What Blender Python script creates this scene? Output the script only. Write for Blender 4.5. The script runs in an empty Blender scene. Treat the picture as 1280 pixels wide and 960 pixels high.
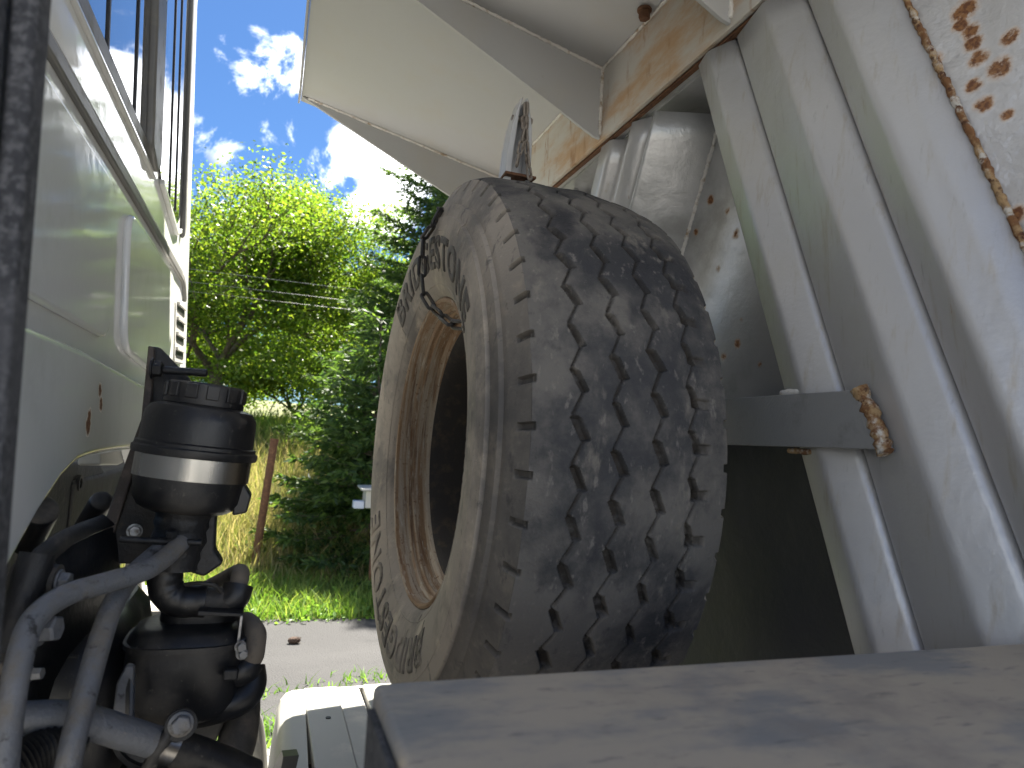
import bpy, bmesh, math, random
import numpy as np
from mathutils import Vector, Matrix, noise

random.seed(7)
RNG = np.random.default_rng(11)
S = bpy.context.scene
C = S.collection
R = math.radians

# ------------------------------------------------------------------ camera
# metres; X runs along the truck towards its tail, Y across it, Z up
cam_d = bpy.data.cameras.new("camera")
cam = bpy.data.objects.new("camera", cam_d)
C.objects.link(cam)
cam_d.sensor_width = 36.0
cam_d.lens = 36.0 * 850.0 / 1280.0
cam_d.clip_start = 0.02
cam_d.clip_end = 3000
CR = np.array([[0.94054, -0.335298, 0.054397], [-0.080122, -0.063363, 0.994769], [0.330097, 0.939979, 0.08646]])
cam.matrix_world = Matrix(((CR[0][0], CR[1][0], -CR[2][0], 0.0),
                           (CR[0][1], CR[1][1], -CR[2][1], 0.0),
                           (CR[0][2], CR[1][2], -CR[2][2], 1.6),
                           (0, 0, 0, 1)))
cam_d.dof.use_dof = True
cam_d.dof.focus_distance = 1.35
cam_d.dof.aperture_fstop = 7.5
S.camera = cam

# ------------------------------------------------------------------ light
SUN = Vector((0.34, 0.62, 1.22)).normalized()
SUN_EL = math.asin(SUN.z)
SUN_AZ = math.atan2(SUN.x, SUN.y)
sun_d = bpy.data.lights.new("sun", 'SUN')
sun_d.energy = 5.0
sun_d.angle = R(0.53)
sun_d.color = (1.0, 0.94, 0.84)
sun = bpy.data.objects.new("sun", sun_d)
C.objects.link(sun)
sun.rotation_euler = SUN.to_track_quat('Z', 'Y').to_euler()

world = bpy.data.worlds.new("World")
S.world = world
world.use_nodes = True


def sky_world():
    nt = world.node_tree
    N, L = nt.nodes, nt.links
    N.clear()
    out = N.new('ShaderNodeOutputWorld')
    bg = N.new('ShaderNodeBackground')
    bg.inputs['Strength'].default_value = 0.10
    sky = N.new('ShaderNodeTexSky')
    sky.sky_type = 'NISHITA'
    sky.sun_disc = False
    sky.sun_elevation = SUN_EL
    sky.sun_rotation = SUN_AZ
    sky.air_density = 1.0
    sky.dust_density = 0.3
    sky.ozone_density = 3.0
    tc = N.new('ShaderNodeTexCoord')
    nrm = N.new('ShaderNodeVectorMath'); nrm.operation = 'NORMALIZE'
    L.new(tc.outputs['Generated'], nrm.inputs[0])
    d = nrm.outputs[0]

    def math_(op, a, b=None, clamp=False):
        m = N.new('ShaderNodeMath'); m.operation = op; m.use_clamp = clamp
        for i, v in enumerate((a, b)):
            if v is None:
                continue
            if isinstance(v, (int, float)):
                m.inputs[i].default_value = v
            else:
                L.new(v, m.inputs[i])
        return m.outputs[0]
    n1 = N.new('ShaderNodeTexNoise')
    n1.inputs['Scale'].default_value = 10.0
    n1.inputs['Detail'].default_value = 9.0
    n1.inputs['Roughness'].default_value = 0.62
    n1.inputs['Distortion'].default_value = 0.35
    L.new(d, n1.inputs['Vector'])
    n2 = N.new('ShaderNodeTexNoise')
    n2.inputs['Scale'].default_value = 2.3
    n2.inputs['Detail'].default_value = 3.0
    L.new(d, n2.inputs['Vector'])
    # cumulus banks spread all round the sky: (direction, angular radius, weight)
    banks = [((0.1073, 0.9320, 0.3463), 0.145, 1.1), ((0.1686, 0.8995, 0.4030), 0.14, 1.0), ((0.0627, 0.9514, 0.3016), 0.06, 0.8), ((0.0498, 0.9449, 0.3234), 0.07, 0.7), ((-0.0431, 0.8897, 0.4546), 0.09, 0.80), ((-0.0098, 0.8823, 0.4706), 0.08, 0.80), ((-0.0810, 0.8837, 0.4609), 0.06, 0.55),
             ((-0.0203, 0.9208, 0.3895), 0.06, 0.62), ((-0.0747, 0.9305, 0.3585), 0.05, 0.55), ((-0.1130, 0.9219, 0.3705), 0.05, 0.5), ((0.0131, 0.9463, 0.3230), 0.04, 0.55),
             ((0.62, 0.55, 0.56), 0.30, 0.9), ((0.80, 0.25, 0.5), 0.28, 0.9), ((0.36, 0.66, 0.66), 0.24, 0.9),
             ((-0.75, 0.5, 0.45), 0.3, 0.9), ((-0.9, -0.1, 0.35), 0.3, 0.9), ((-0.45, 0.1, 0.9), 0.25, 0.8), ((0.5, 0.1, 0.85), 0.25, 0.8),
             ((0.0, -0.97, 0.17), 0.32, 1.1), ((0.5, -0.85, 0.16), 0.32, 1.1), ((-0.5, -0.85, 0.18), 0.32, 1.1), ((-0.85, -0.5, 0.2), 0.3, 1.1), ((0.85, -0.5, 0.2), 0.3, 1.1)]  # unseen low banks behind the camera, placed to shape light on the wall
    acc = None
    for c, rad, w in banks:
        c = Vector(c).normalized()
        dt = N.new('ShaderNodeVectorMath'); dt.operation = 'DISTANCE'
        L.new(d, dt.inputs[0]); dt.inputs[1].default_value = c
        mr = N.new('ShaderNodeMapRange'); mr.interpolation_type = 'SMOOTHSTEP'
        mr.inputs['From Min'].default_value = rad
        mr.inputs['From Max'].default_value = rad * 0.15
        mr.inputs['To Min'].default_value = 0.0
        mr.inputs['To Max'].default_value = w
        L.new(dt.outputs['Value'], mr.inputs['Value'])
        acc = mr.outputs[0] if acc is None else math_('MAXIMUM', acc, mr.outputs[0])
    dens = math_('ADD', math_('MULTIPLY', acc, 0.62), math_('MULTIPLY', math_('SUBTRACT', n1.outputs[0], 0.5), 1.7))
    dens = math_('ADD', dens, math_('MULTIPLY', math_('SUBTRACT', n2.outputs[0], 0.5), 0.35))
    mr = N.new('ShaderNodeMapRange'); mr.interpolation_type = 'SMOOTHSTEP'
    mr.inputs['From Min'].default_value = 0.28
    mr.inputs['From Max'].default_value = 0.60
    L.new(dens, mr.inputs['Value'])
    cov = mr.outputs[0]
    # thick parts a little greyer underneath
    shade = N.new('ShaderNodeMapRange')
    shade.inputs['From Min'].default_value = 0.44
    shade.inputs['From Max'].default_value = 0.66
    shade.inputs['To Min'].default_value = 9.0
    shade.inputs['To Max'].default_value = 1.6
    L.new(n1.outputs[0], shade.inputs['Value'])
    ccol = N.new('ShaderNodeVectorMath'); ccol.operation = 'SCALE'
    ccol.inputs[0].default_value = (0.97, 0.98, 1.0)
    L.new(shade.outputs[0], ccol.inputs['Scale'])
    mix = N.new('ShaderNodeMix'); mix.data_type = 'RGBA'
    L.new(cov, mix.inputs['Factor'])
    deep = N.new('ShaderNodeVectorMath'); deep.operation = 'MULTIPLY'
    deep.inputs[1].default_value = (0.125, 0.178, 0.235)      # a clear, deep blue between the clouds
    L.new(sky.outputs[0], deep.inputs[0])
    L.new(deep.outputs[0], mix.inputs['A'])
    L.new(ccol.outputs[0], mix.inputs['B'])
    L.new(mix.outputs['Result'], bg.inputs['Color'])
    L.new(bg.outputs[0], out.inputs['Surface'])


sky_world()
S.view_settings.view_transform = 'Standard'
S.view_settings.look = 'None'
S.view_settings.gamma = 1.0
S.view_settings.exposure = 2.75
S.cycles.max_bounces = 8
S.cycles.diffuse_bounces = 5
S.cycles.glossy_bounces = 4
S.cycles.transmission_bounces = 4
S.cycles.sample_clamp_indirect = 6.0
try:
    S.cycles.use_denoising = True
except Exception:
    pass


# ------------------------------------------------------------------ materials
def mat(name, base, rough=0.5, metal=0.0, layers=(), bump=(), coat=0.0, spec=0.5, lobes=None, attr=None, translucent=None, island=None, coat_rough=0.05):
    """layers: (colour, scale, lo, hi, roughness, stretch) laid one on another through noise; lobes: rust blooms at given places"""
    m = bpy.data.materials.new(name)
    m.use_nodes = True
    nt = m.node_tree
    N, L = nt.nodes, nt.links
    N.clear()
    out = N.new('ShaderNodeOutputMaterial')
    b = N.new('ShaderNodeBsdfPrincipled')
    L.new(b.outputs[0], out.inputs['Surface'])
    b.inputs['Specular IOR Level'].default_value = spec
    b.inputs['Coat Weight'].default_value = coat
    b.inputs['Coat Roughness'].default_value = coat_rough
    tc = N.new('ShaderNodeTexCoord')
    co = tc.outputs['Object']

    def rgb(c):
        n = N.new('ShaderNodeRGB'); n.outputs[0].default_value = (*c, 1); return n.outputs[0]

    def val(v):
        n = N.new('ShaderNodeValue'); n.outputs[0].default_value = v; return n.outputs[0]

    def noise_(scale, detail=6, rough_=0.6, stretch=None, off=0.0):
        n = N.new('ShaderNodeTexNoise')
        n.inputs['Scale'].default_value = scale
        n.inputs['Detail'].default_value = detail
        n.inputs['Roughness'].default_value = rough_
        mp = N.new('ShaderNodeMapping')
        mp.inputs['Location'].default_value = (off, off * 1.7, -off)
        if stretch:
            mp.inputs['Scale'].default_value = stretch
        L.new(co, mp.inputs['Vector']); L.new(mp.outputs[0], n.inputs['Vector'])
        return n.outputs[0]

    def mrange(v, lo, hi, a=0.0, c=1.0):
        r = N.new('ShaderNodeMapRange'); r.interpolation_type = 'SMOOTHSTEP'
        r.inputs['From Min'].default_value = lo; r.inputs['From Max'].default_value = hi
        r.inputs['To Min'].default_value = a; r.inputs['To Max'].default_value = c
        L.new(v, r.inputs['Value']); return r.outputs[0]

    def mixc(f, a, c):
        x = N.new('ShaderNodeMix'); x.data_type = 'RGBA'
        L.new(f, x.inputs['Factor']); L.new(a, x.inputs['A']); L.new(c, x.inputs['B'])
        return x.outputs['Result']

    def mixf(f, a, c):
        x = N.new('ShaderNodeMix'); x.data_type = 'FLOAT'
        L.new(f, x.inputs['Factor']); L.new(a, x.inputs['A']); L.new(c, x.inputs['B'])
        return x.outputs['Result']

    def mth(op, a, c):
        x = N.new('ShaderNodeMath'); x.operation = op
        for i, v in enumerate((a, c)):
            if isinstance(v, (int, float)):
                x.inputs[i].default_value = v
            else:
                L.new(v, x.inputs[i])
        return x.outputs[0]

    if island:
        g = N.new('ShaderNodeNewGeometry')
        cr = N.new('ShaderNodeValToRGB')
        el = cr.color_ramp.elements
        el[0].color = (*island[0], 1); el[1].color = (*island[-1], 1)
        for i, c in enumerate(island[1:-1]):
            e = el.new((i + 1) / (len(island) - 1)); e.color = (*c, 1)
        L.new(g.outputs['Random Per Island'], cr.inputs[0])
        col = cr.outputs[0]
    else:
        col = rgb(base)
    ro, me = val(rough), val(metal)
    height = None
    for i, ly in enumerate(layers):
        c, sc, lo, hi, r2 = ly[:5]
        st = ly[5] if len(ly) > 5 else None
        f = mrange(noise_(sc, 8, 0.65, st, 3.1 * i + 1.3), lo, hi)
        if len(ly) > 6:
            f = mth('MULTIPLY', f, ly[6])
        col = mixc(f, col, rgb(c)); ro = mixf(f, ro, val(r2))
    if attr:   # groove dirt and the darker shoulder band, carried by the mesh itself
        an, ac, ar, alo, ahi = attr
        a = N.new('ShaderNodeAttribute'); a.attribute_name = an
        f = mth('MULTIPLY', a.outputs['Fac'], mrange(noise_(60, 4), alo, ahi))
        col = mixc(f, col, rgb(ac)); ro = mixf(f, ro, val(ar))
    if lobes:
        acc = None
        for (p, rad) in lobes:
            dt = N.new('ShaderNodeVectorMath'); dt.operation = 'DISTANCE'
            L.new(co, dt.inputs[0]); dt.inputs[1].default_value = p
            v = mrange(dt.outputs['Value'], rad, rad * 0.1)
            acc = v if acc is None else mth('MAXIMUM', acc, v)
        nz = noise_(70, 8, 0.7)
        s = mth('ADD', mth('MULTIPLY', acc, 0.75), mth('MULTIPLY', mth('SUBTRACT', nz, 0.5), mth('ADD', mth('MULTIPLY', acc, 1.9), 0.15)))
        halo = mrange(s, 0.10, 0.55)
        core = mrange(s, 0.40, 0.62)
        col = mixc(mth('MULTIPLY', halo, 0.7), col, rgb((0.34, 0.20, 0.09)))
        col = mixc(core, col, mixc(mrange(noise_(190, 3), 0.4, 0.6), rgb((0.10, 0.035, 0.012)), rgb((0.20, 0.09, 0.03))))
        ro = mixf(halo, ro, val(0.85)); me = mixf(halo, me, val(0.0))
    L.new(col, b.inputs['Base Color']); L.new(ro, b.inputs['Roughness']); L.new(me, b.inputs['Metallic'])
    prev = None
    for (sc, strength, dist, *st) in bump:
        bn = N.new('ShaderNodeBump')
        bn.inputs['Strength'].default_value = strength
        bn.inputs['Distance'].default_value = dist
        L.new(noise_(sc, 6, 0.6, st[0] if st else None, 7.7), bn.inputs['Height'])
        if prev:
            L.new(prev, bn.inputs['Normal'])
        prev = bn.outputs[0]
    if prev:
        L.new(prev, b.inputs['Normal'])
    if translucent:
        t = N.new('ShaderNodeBsdfTranslucent')
        hs = N.new('ShaderNodeMix'); hs.data_type = 'RGBA'; hs.blend_type = 'MULTIPLY'
        hs.inputs['Factor'].default_value = 1.0
        L.new(col, hs.inputs['A']); hs.inputs['B'].default_value = (*translucent[1], 1)
        L.new(hs.outputs['Result'], t.inputs['Color'])
        ms = N.new('ShaderNodeMixShader'); ms.inputs[0].default_value = translucent[0]
        L.new(b.outputs[0], ms.inputs[1]); L.new(t.outputs[0], ms.inputs[2])
        L.new(ms.outputs[0], out.inputs['Surface'])
    return m


STREAK = (6, 6, 0.8)
M = {}
M['silver'] = mat('silver_paint', (0.45, 0.45, 0.455), 0.38, 0.40,
                  [((0.40, 0.39, 0.37), 3.0, 0.45, 0.7, 0.5, None, 0.7), ((0.36, 0.32, 0.26), 9.0, 0.53, 0.74, 0.6, STREAK, 0.7), ((0.28, 0.27, 0.26), 30.0, 0.60, 0.74, 0.6, (3, 3, 0.35), 0.55), ((0.27, 0.19, 0.12), 16.0, 0.66, 0.75, 0.8, (4, 4, 0.5), 0.6), ((0.60, 0.60, 0.58), 160, 0.70, 0.78, 0.5, None, 0.4)],
                  [(4.0, 0.30, 0.02), (11.0, 0.05, 0.01), (220, 0.12, 0.002)], coat=0.25, coat_rough=0.25)
M['canopy'] = mat('canopy_paint', (0.415, 0.418, 0.42), 0.42, 0.12,
                  [((0.42, 0.40, 0.36), 5.0, 0.45, 0.75, 0.55, None, 0.6), ((0.24, 0.19, 0.13), 26, 0.72, 0.80, 0.8, None, 0.6)],
                  [(3.0, 0.2, 0.02), (160, 0.15, 0.002)])
M['fascia'] = mat('rust_stained_paint', (0.50, 0.48, 0.44), 0.5, 0.1,
                  [((0.45, 0.27, 0.13), 3.2, 0.42, 0.66, 0.75, (1.5, 0.8, 2.6), 0.85), ((0.30, 0.15, 0.06), 14, 0.56, 0.72, 0.85, (1, 1.6, 0.5), 0.7)],
                  [(140, 0.2, 0.003)])
M['weld'] = mat('weld_bead', (0.66, 0.64, 0.60), 0.45, 0.2, [((0.34, 0.25, 0.16), 40, 0.5, 0.7, 0.8)], [(180, 0.7, 0.004)])
M['bad_weld'] = mat('rusty_weld', (0.46, 0.44, 0.40), 0.6, 0.1, [((0.30, 0.20, 0.10), 28, 0.40, 0.52, 0.9), ((0.16, 0.075, 0.03), 45, 0.46, 0.58, 0.95), ((0.07, 0.028, 0.014), 80, 0.54, 0.64, 0.95)], [(120, 0.9, 0.006)])
M['recess'] = mat('recess_sheet_paint', (0.46, 0.465, 0.47), 0.36, 0.5, [((0.30, 0.30, 0.29), 4, 0.45, 0.7, 0.55)], [(5, 0.3, 0.02), (200, 0.15, 0.002)],
                  lobes=[((0.9500, 1.4813, 2.3467), 0.035), ((0.9500, 1.3994, 2.2602), 0.03), ((0.9500, 1.2911, 2.1651), 0.02), ((0.9500, 1.2594, 2.0993), 0.025), ((0.9500, 1.4000, 2.1424), 0.015), ((0.9500, 1.3211, 2.0338), 0.02),
                         ((0.9700, 1.2472, 1.8471), 0.022), ((0.9700, 1.2356, 1.8995), 0.014), ((0.9700, 1.1748, 1.7956), 0.014), ((0.9700, 1.2941, 1.8231), 0.02), ((0.9500, 1.3479, 2.2066), 0.02), ((0.9500, 1.5217, 2.3952), 0.03)])
M['rubber_sheet'] = mat('black_rubber', (0.030, 0.032, 0.037), 0.55, 0.0, [((0.05, 0.05, 0.055), 6, 0.5, 0.75, 0.7, (1, 1, 0.25)), ((0.10, 0.10, 0.10), 120, 0.74, 0.80, 0.8, (4, 1, 0.3))], [(12, 0.35, 0.02)])
M['bar'] = mat('grey_bar_paint', (0.25, 0.255, 0.26), 0.42, 0.3, [((0.19, 0.19, 0.19), 12, 0.5, 0.7, 0.6)], [(260, 0.45, 0.003)])
RUST_SPOTS = [((0.8397, 0.6287, 2.2178), .030), ((0.8383, 0.6200, 2.1826), .022), ((0.8376, 0.6151, 2.1640), .022), ((0.8367, 0.6081, 2.1376), .022), ((0.8412, 0.5833, 2.1125), .026), ((0.8482, 0.5747, 2.1503), .020), ((0.8318, 0.6100, 2.1000), .018), ((0.8318, 0.5975, 2.0679), .020),
              ((0.8367, 0.5717, 2.0433), .014), ((0.8237, 0.6595, 2.1586), .020), ((0.8195, 0.6670, 2.1418), .026), ((0.8185, 0.6577, 2.1092), .022), ((0.8178, 0.6477, 2.0771), .018), ((0.8174, 0.6336, 2.0373), .026), ((0.8173, 0.6191, 1.9987), .026), ((0.8180, 0.6058, 1.9704), .028),
              ((0.8192, 0.5901, 1.9401), .026), ((0.8203, 0.5789, 1.9202), .024), ((0.8208, 0.5678, 1.8957), .028), ((0.8262, 0.5543, 1.9075), .020), ((0.8205, 0.5429, 1.8285), .032), ((0.8197, 0.5390, 1.8114), .030), ((0.8367, 0.6311, 2.1978), .02), ((0.8514, 0.5153, 2.0239), .03), ((0.8363, 0.5246, 1.9175), .03)]
M['corner'] = mat('dented_corner_paint', (0.52, 0.52, 0.525), 0.34, 0.45, [((0.42, 0.41, 0.39), 5, 0.5, 0.75, 0.5)], [(7, 0.5, 0.03), (180, 0.15, 0.002)], coat=0.3, coat_rough=0.2, lobes=RUST_SPOTS)
M['beam'] = mat('grey_steel_beam', (0.385, 0.33, 0.255), 0.6, 0.0, [((0.22, 0.215, 0.205), 5, 0.45, 0.62, 0.55, (1.0, 2.2, 1)), ((0.10, 0.098, 0.10), 15, 0.60, 0.74, 0.6, (1, 2.2, 1), 0.7), ((0.11, 0.11, 0.115), 40, 0.56, 0.70, 0.6, (0.6, 2.5, 1), 0.6), ((0.22, 0.19, 0.165), 4, 0.50, 0.7, 0.5), ((0.36, 0.41, 0.39), 300, 0.74, 0.8, 0.6, None, 0.4)], [(90, 0.15, 0.002), (6, 0.25, 0.01)], spec=0.3)
M['post'] = mat('dusty_black_steel', (0.035, 0.036, 0.04), 0.7, 0.0, [((0.11, 0.11, 0.115), 170, 0.45, 0.62, 0.85), ((0.075, 0.075, 0.08), 14, 0.42, 0.62, 0.8, None, 0.7)], [(420, 0.6, 0.003)], spec=0.25)
M['cab'] = mat('white_cab_paint', (0.74, 0.745, 0.73), 0.07, 0.0, [((0.50, 0.50, 0.47), 4, 0.5, 0.78, 0.3, None, 0.6), ((0.40, 0.37, 0.32), 60, 0.70, 0.78, 0.6, (1, 1, 0.5), 0.5)], [(2.2, 0.08, 0.02)], coat=0.0,
               lobes=[((-0.2488, 1.1409, 1.5918), .026), ((-0.2498, 1.1475, 1.6082), .018), ((-0.2520, 1.2059, 1.6465), .02), ((-0.2508, 1.2148, 1.6258), .02)])
M['white'] = mat('white_plastic', (0.40, 0.395, 0.365), 0.42, 0.0, [((0.60, 0.57, 0.50), 8, 0.5, 0.75, 0.6), ((0.30, 0.26, 0.2), 70, 0.72, 0.8, 0.8)], [(120, 0.1, 0.002)])
M['glass'] = mat('dark_cab_glass', (0.012, 0.014, 0.016), 0.02, 0.0, [], [(1.6, 0.06, 0.02)], coat=1.0, coat_rough=0.01, spec=0.9)
M['gasket'] = mat('grey_window_trim', (0.16, 0.157, 0.148), 0.4, 0.0, [((0.20, 0.19, 0.165), 20, 0.5, 0.7, 0.6)])
M['black_trim'] = mat('black_trim', (0.02, 0.02, 0.02), 0.4)
M['black_plastic'] = mat('black_plastic', (0.011, 0.011, 0.012), 0.40, 0.0, [((0.07, 0.062, 0.052), 13, 0.48, 0.72, 0.8, None, 0.75), ((0.16, 0.145, 0.12), 110, 0.62, 0.72, 0.85, None, 0.6), ((0.10, 0.09, 0.075), 40, 0.60, 0.70, 0.8, (3, 3, 0.6), 0.6)], [(120, 0.2, 0.002)])
M['black_steel'] = mat('grimy_black_steel', (0.014, 0.014, 0.015), 0.5, 0.1, [((0.045, 0.040, 0.034), 10, 0.52, 0.74, 0.8, (1, 1, 0.5), 0.7), ((0.085, 0.068, 0.05), 70, 0.62, 0.74, 0.9, None, 0.8)], [(90, 0.5, 0.004)])
M['edge_rust'] = mat('brown_worn_edge', (0.085, 0.07, 0.06), 0.7, 0.1, [((0.15, 0.12, 0.10), 50, 0.5, 0.7, 0.8)], [(140, 0.7, 0.004)])
M['pipe'] = mat('grey_metal_pipe', (0.19, 0.195, 0.205), 0.5, 0.3, [((0.22, 0.195, 0.16), 18, 0.46, 0.68, 0.85), ((0.045, 0.044, 0.042), 42, 0.56, 0.68, 0.7), ((0.30, 0.28, 0.25), 160, 0.62, 0.70, 0.8, None, 0.6), ((0.10, 0.06, 0.035), 30, 0.66, 0.73, 0.9, None, 0.8)], [(180, 0.5, 0.003)])
M['hose'] = mat('dusty_rubber_hose', (0.035, 0.033, 0.03), 0.65, 0.0, [((0.15, 0.125, 0.10), 16, 0.45, 0.72, 0.85, None, 0.8)], [(150, 0.4, 0.002)])
M['tan_hose'] = mat('tan_dusty_hose', (0.15, 0.125, 0.095), 0.8, 0.0, [((0.08, 0.07, 0.06), 26, 0.5, 0.7, 0.8)], [(180, 0.5, 0.002)])
M['steel_band'] = mat('bright_steel_band', (0.40, 0.385, 0.36), 0.27, 1.0, [((0.22, 0.20, 0.18), 16, 0.5, 0.7, 0.4, (1, 1, 0.2))], [(60, 0.2, 0.002, (1, 1, 0.1))])
M['zinc'] = mat('dull_zinc', (0.34, 0.34, 0.335), 0.42, 0.7, [((0.16, 0.13, 0.10), 60, 0.5, 0.7, 0.8)], [(200, 0.3, 0.002)])
M['chain'] = mat('dark_chain_steel', (0.035, 0.033, 0.032), 0.45, 0.5, [((0.09, 0.07, 0.05), 80, 0.5, 0.68, 0.85)], [(260, 0.5, 0.002)])
M['dusty_chain'] = mat('dusty_chain_steel', (0.22, 0.19, 0.16), 0.6, 0.3, [((0.10, 0.07, 0.05), 60, 0.5, 0.68, 0.85)], [(260, 0.5, 0.002)])
M['rust'] = mat('rusty_iron', (0.12, 0.055, 0.028), 0.85, 0.1, [((0.20, 0.10, 0.05), 30, 0.45, 0.7, 0.9), ((0.06, 0.028, 0.018), 60, 0.55, 0.7, 0.9)], [(90, 0.7, 0.006)])
M['rim'] = mat('rusty_wheel_rim', (0.38, 0.32, 0.24), 0.6, 0.15, [((0.25, 0.14, 0.06), 5, 0.40, 0.58, 0.8, (14, 0.5, 0.5), 0.85), ((0.13, 0.065, 0.03), 7, 0.52, 0.64, 0.9, (12, 0.7, 0.7), 0.8), ((0.50, 0.46, 0.38), 40, 0.54, 0.66, 0.7, (5, 0.6, 0.6), 0.6), ((0.16, 0.075, 0.032), 90, 0.58, 0.68, 0.9, None, 0.75), ((0.06, 0.035, 0.02), 190, 0.62, 0.70, 0.9, None, 0.6)], [(160, 0.6, 0.003)])
M['barrel'] = mat('grimy_dark_barrel', (0.030, 0.026, 0.022), 0.8, 0.0, [((0.075, 0.055, 0.038), 30, 0.5, 0.7, 0.9), ((0.14, 0.12, 0.10), 160, 0.66, 0.74, 0.9, None, 0.5)], [(120, 0.5, 0.003)])
M['tread'] = mat('worn_tread_rubber', (0.042, 0.042, 0.044), 0.75, 0.0,
                 [((0.135, 0.124, 0.110), 4.0, 0.43, 0.60, 0.8), ((0.030, 0.030, 0.034), 6, 0.50, 0.70, 0.6, (1, 1, 0.6)), ((0.23, 0.205, 0.17), 17, 0.56, 0.72, 0.9, (1, 1, 0.45), 0.75), ((0.034, 0.034, 0.036), 38, 0.56, 0.70, 0.7, (1, 1, 0.6), 0.6), ((0.22, 0.20, 0.175), 75, 0.57, 0.70, 0.9, (1, 1, 0.5), 0.6)],
                 [(40, 0.5, 0.005), (200, 0.7, 0.003)], attr=('groove', (0.040, 0.034, 0.028), 0.95, 0.25, 0.6), spec=0.3)
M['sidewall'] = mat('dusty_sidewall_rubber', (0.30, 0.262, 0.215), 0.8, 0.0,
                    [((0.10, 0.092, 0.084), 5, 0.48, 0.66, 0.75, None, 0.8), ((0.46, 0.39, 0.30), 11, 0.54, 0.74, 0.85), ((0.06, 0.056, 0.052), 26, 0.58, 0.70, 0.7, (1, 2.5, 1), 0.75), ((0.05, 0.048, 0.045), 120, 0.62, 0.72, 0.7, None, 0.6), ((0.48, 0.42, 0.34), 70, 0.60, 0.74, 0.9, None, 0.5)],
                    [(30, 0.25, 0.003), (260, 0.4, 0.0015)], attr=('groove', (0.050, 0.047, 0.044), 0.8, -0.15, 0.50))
M['letters'] = mat('worn_dark_letters', (0.080, 0.070, 0.060), 0.75, 0.0, [((0.19, 0.165, 0.13), 70, 0.50, 0.66, 0.85), ((0.26, 0.225, 0.185), 5, 0.40, 0.56, 0.85, None, 0.9)], [(220, 0.4, 0.002)])
M['crisp_letters'] = mat('dark_moulded_letters', (0.062, 0.054, 0.046), 0.75, 0.0, [((0.22, 0.19, 0.155), 60, 0.52, 0.68, 0.85, None, 0.8)], [(220, 0.4, 0.002)])
M['asphalt'] = mat('weathered_asphalt', (0.026, 0.0255, 0.026), 0.9, 0.0,
                   [((0.036, 0.0355, 0.0355), 0.9, 0.42, 0.68, 0.9, (0.5, 1.5, 1)), ((0.028, 0.027, 0.027), 55, 0.54, 0.66, 0.95, None, 0.6), ((0.062, 0.06, 0.058), 110, 0.60, 0.70, 0.9, None, 0.55), ((0.022, 0.021, 0.02), 1.7, 0.64, 0.74, 0.95), ((0.02, 0.02, 0.02), 7, 0.60, 0.68, 0.95, (0.4, 1.6, 1), 0.7)],
                   [(70, 0.8, 0.015)])
M['soil'] = mat('grey_gravel', (0.22, 0.215, 0.205), 0.95, 0.0, [((0.16, 0.155, 0.145), 1.5, 0.45, 0.65, 0.95), ((0.30, 0.29, 0.28), 40, 0.55, 0.7, 0.95)], [(40, 0.8, 0.02)])
M['meadow'] = mat('meadow_ground', (0.085, 0.10, 0.03), 0.95, 0.0, [((0.16, 0.14, 0.06), 1.2, 0.45, 0.65, 0.95), ((0.05, 0.08, 0.02), 6, 0.5, 0.7, 0.95)], [(20, 0.8, 0.05)])
M['grass'] = mat('green_grass', (0.08, 0.14, 0.03), 0.6, island=[(0.07, 0.13, 0.022), (0.11, 0.20, 0.03), (0.16, 0.25, 0.045), (0.24, 0.28, 0.08)], translucent=(0.45, (1.25, 1.25, 0.7)))
M['dry_grass'] = mat('dry_meadow_grass', (0.2, 0.18, 0.08), 0.7, island=[(0.10, 0.15, 0.03), (0.19, 0.22, 0.05), (0.28, 0.25, 0.11), (0.36, 0.31, 0.17), (0.13, 0.17, 0.035)], translucent=(0.45, (1.2, 1.15, 0.8)))
M['weed'] = mat('broadleaf_weed', (0.08, 0.16, 0.03), 0.5, island=[(0.08, 0.16, 0.025), (0.13, 0.25, 0.04), (0.19, 0.30, 0.06)], translucent=(0.45, (1.2, 1.25, 0.7)))
M['leaf'] = mat('ash_leaf', (0.1, 0.15, 0.03), 0.45, island=[(0.05, 0.105, 0.016), (0.085, 0.15, 0.022), (0.13, 0.20, 0.026), (0.15, 0.215, 0.03), (0.19, 0.225, 0.035)], translucent=(0.6, (1.35, 1.42, 0.65)))
M['needle'] = mat('spruce_needles', (0.04, 0.07, 0.03), 0.55, island=[(0.028, 0.060, 0.022), (0.046, 0.090, 0.028), (0.070, 0.125, 0.034), (0.105, 0.165, 0.042)], translucent=(0.5, (1.5, 1.5, 0.65)))
M['needle_light'] = mat('light_spruce_needles', (0.04, 0.07, 0.03), 0.55, island=[(0.04, 0.085, 0.025), (0.07, 0.125, 0.035), (0.10, 0.17, 0.045), (0.14, 0.21, 0.055)], translucent=(0.40, (1.3, 1.4, 0.7)))
M['bark'] = mat('brown_bark', (0.085, 0.065, 0.05), 0.9, 0.0, [((0.15, 0.13, 0.11), 12, 0.5, 0.7, 0.95, (1, 1, 0.3))], [(20, 0.9, 0.03, (1, 1, 0.25))])
M['wire'] = mat('pale_cable', (0.24, 0.24, 0.235), 0.4, 0.3)
M['cone'] = mat('brown_cone', (0.075, 0.045, 0.03), 0.85, 0.0, [((0.16, 0.11, 0.08), 90, 0.5, 0.65, 0.9)], [(120, 0.8, 0.01)])
M['wood_pole'] = mat('grey_pole_wood', (0.16, 0.13, 0.10), 0.9, 0.0, [((0.24, 0.21, 0.18), 10, 0.5, 0.7, 0.9, (1, 1, 0.1))])
M['blue_grey'] = mat('bluish_plastic', (0.45, 0.50, 0.60), 0.4)


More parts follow.
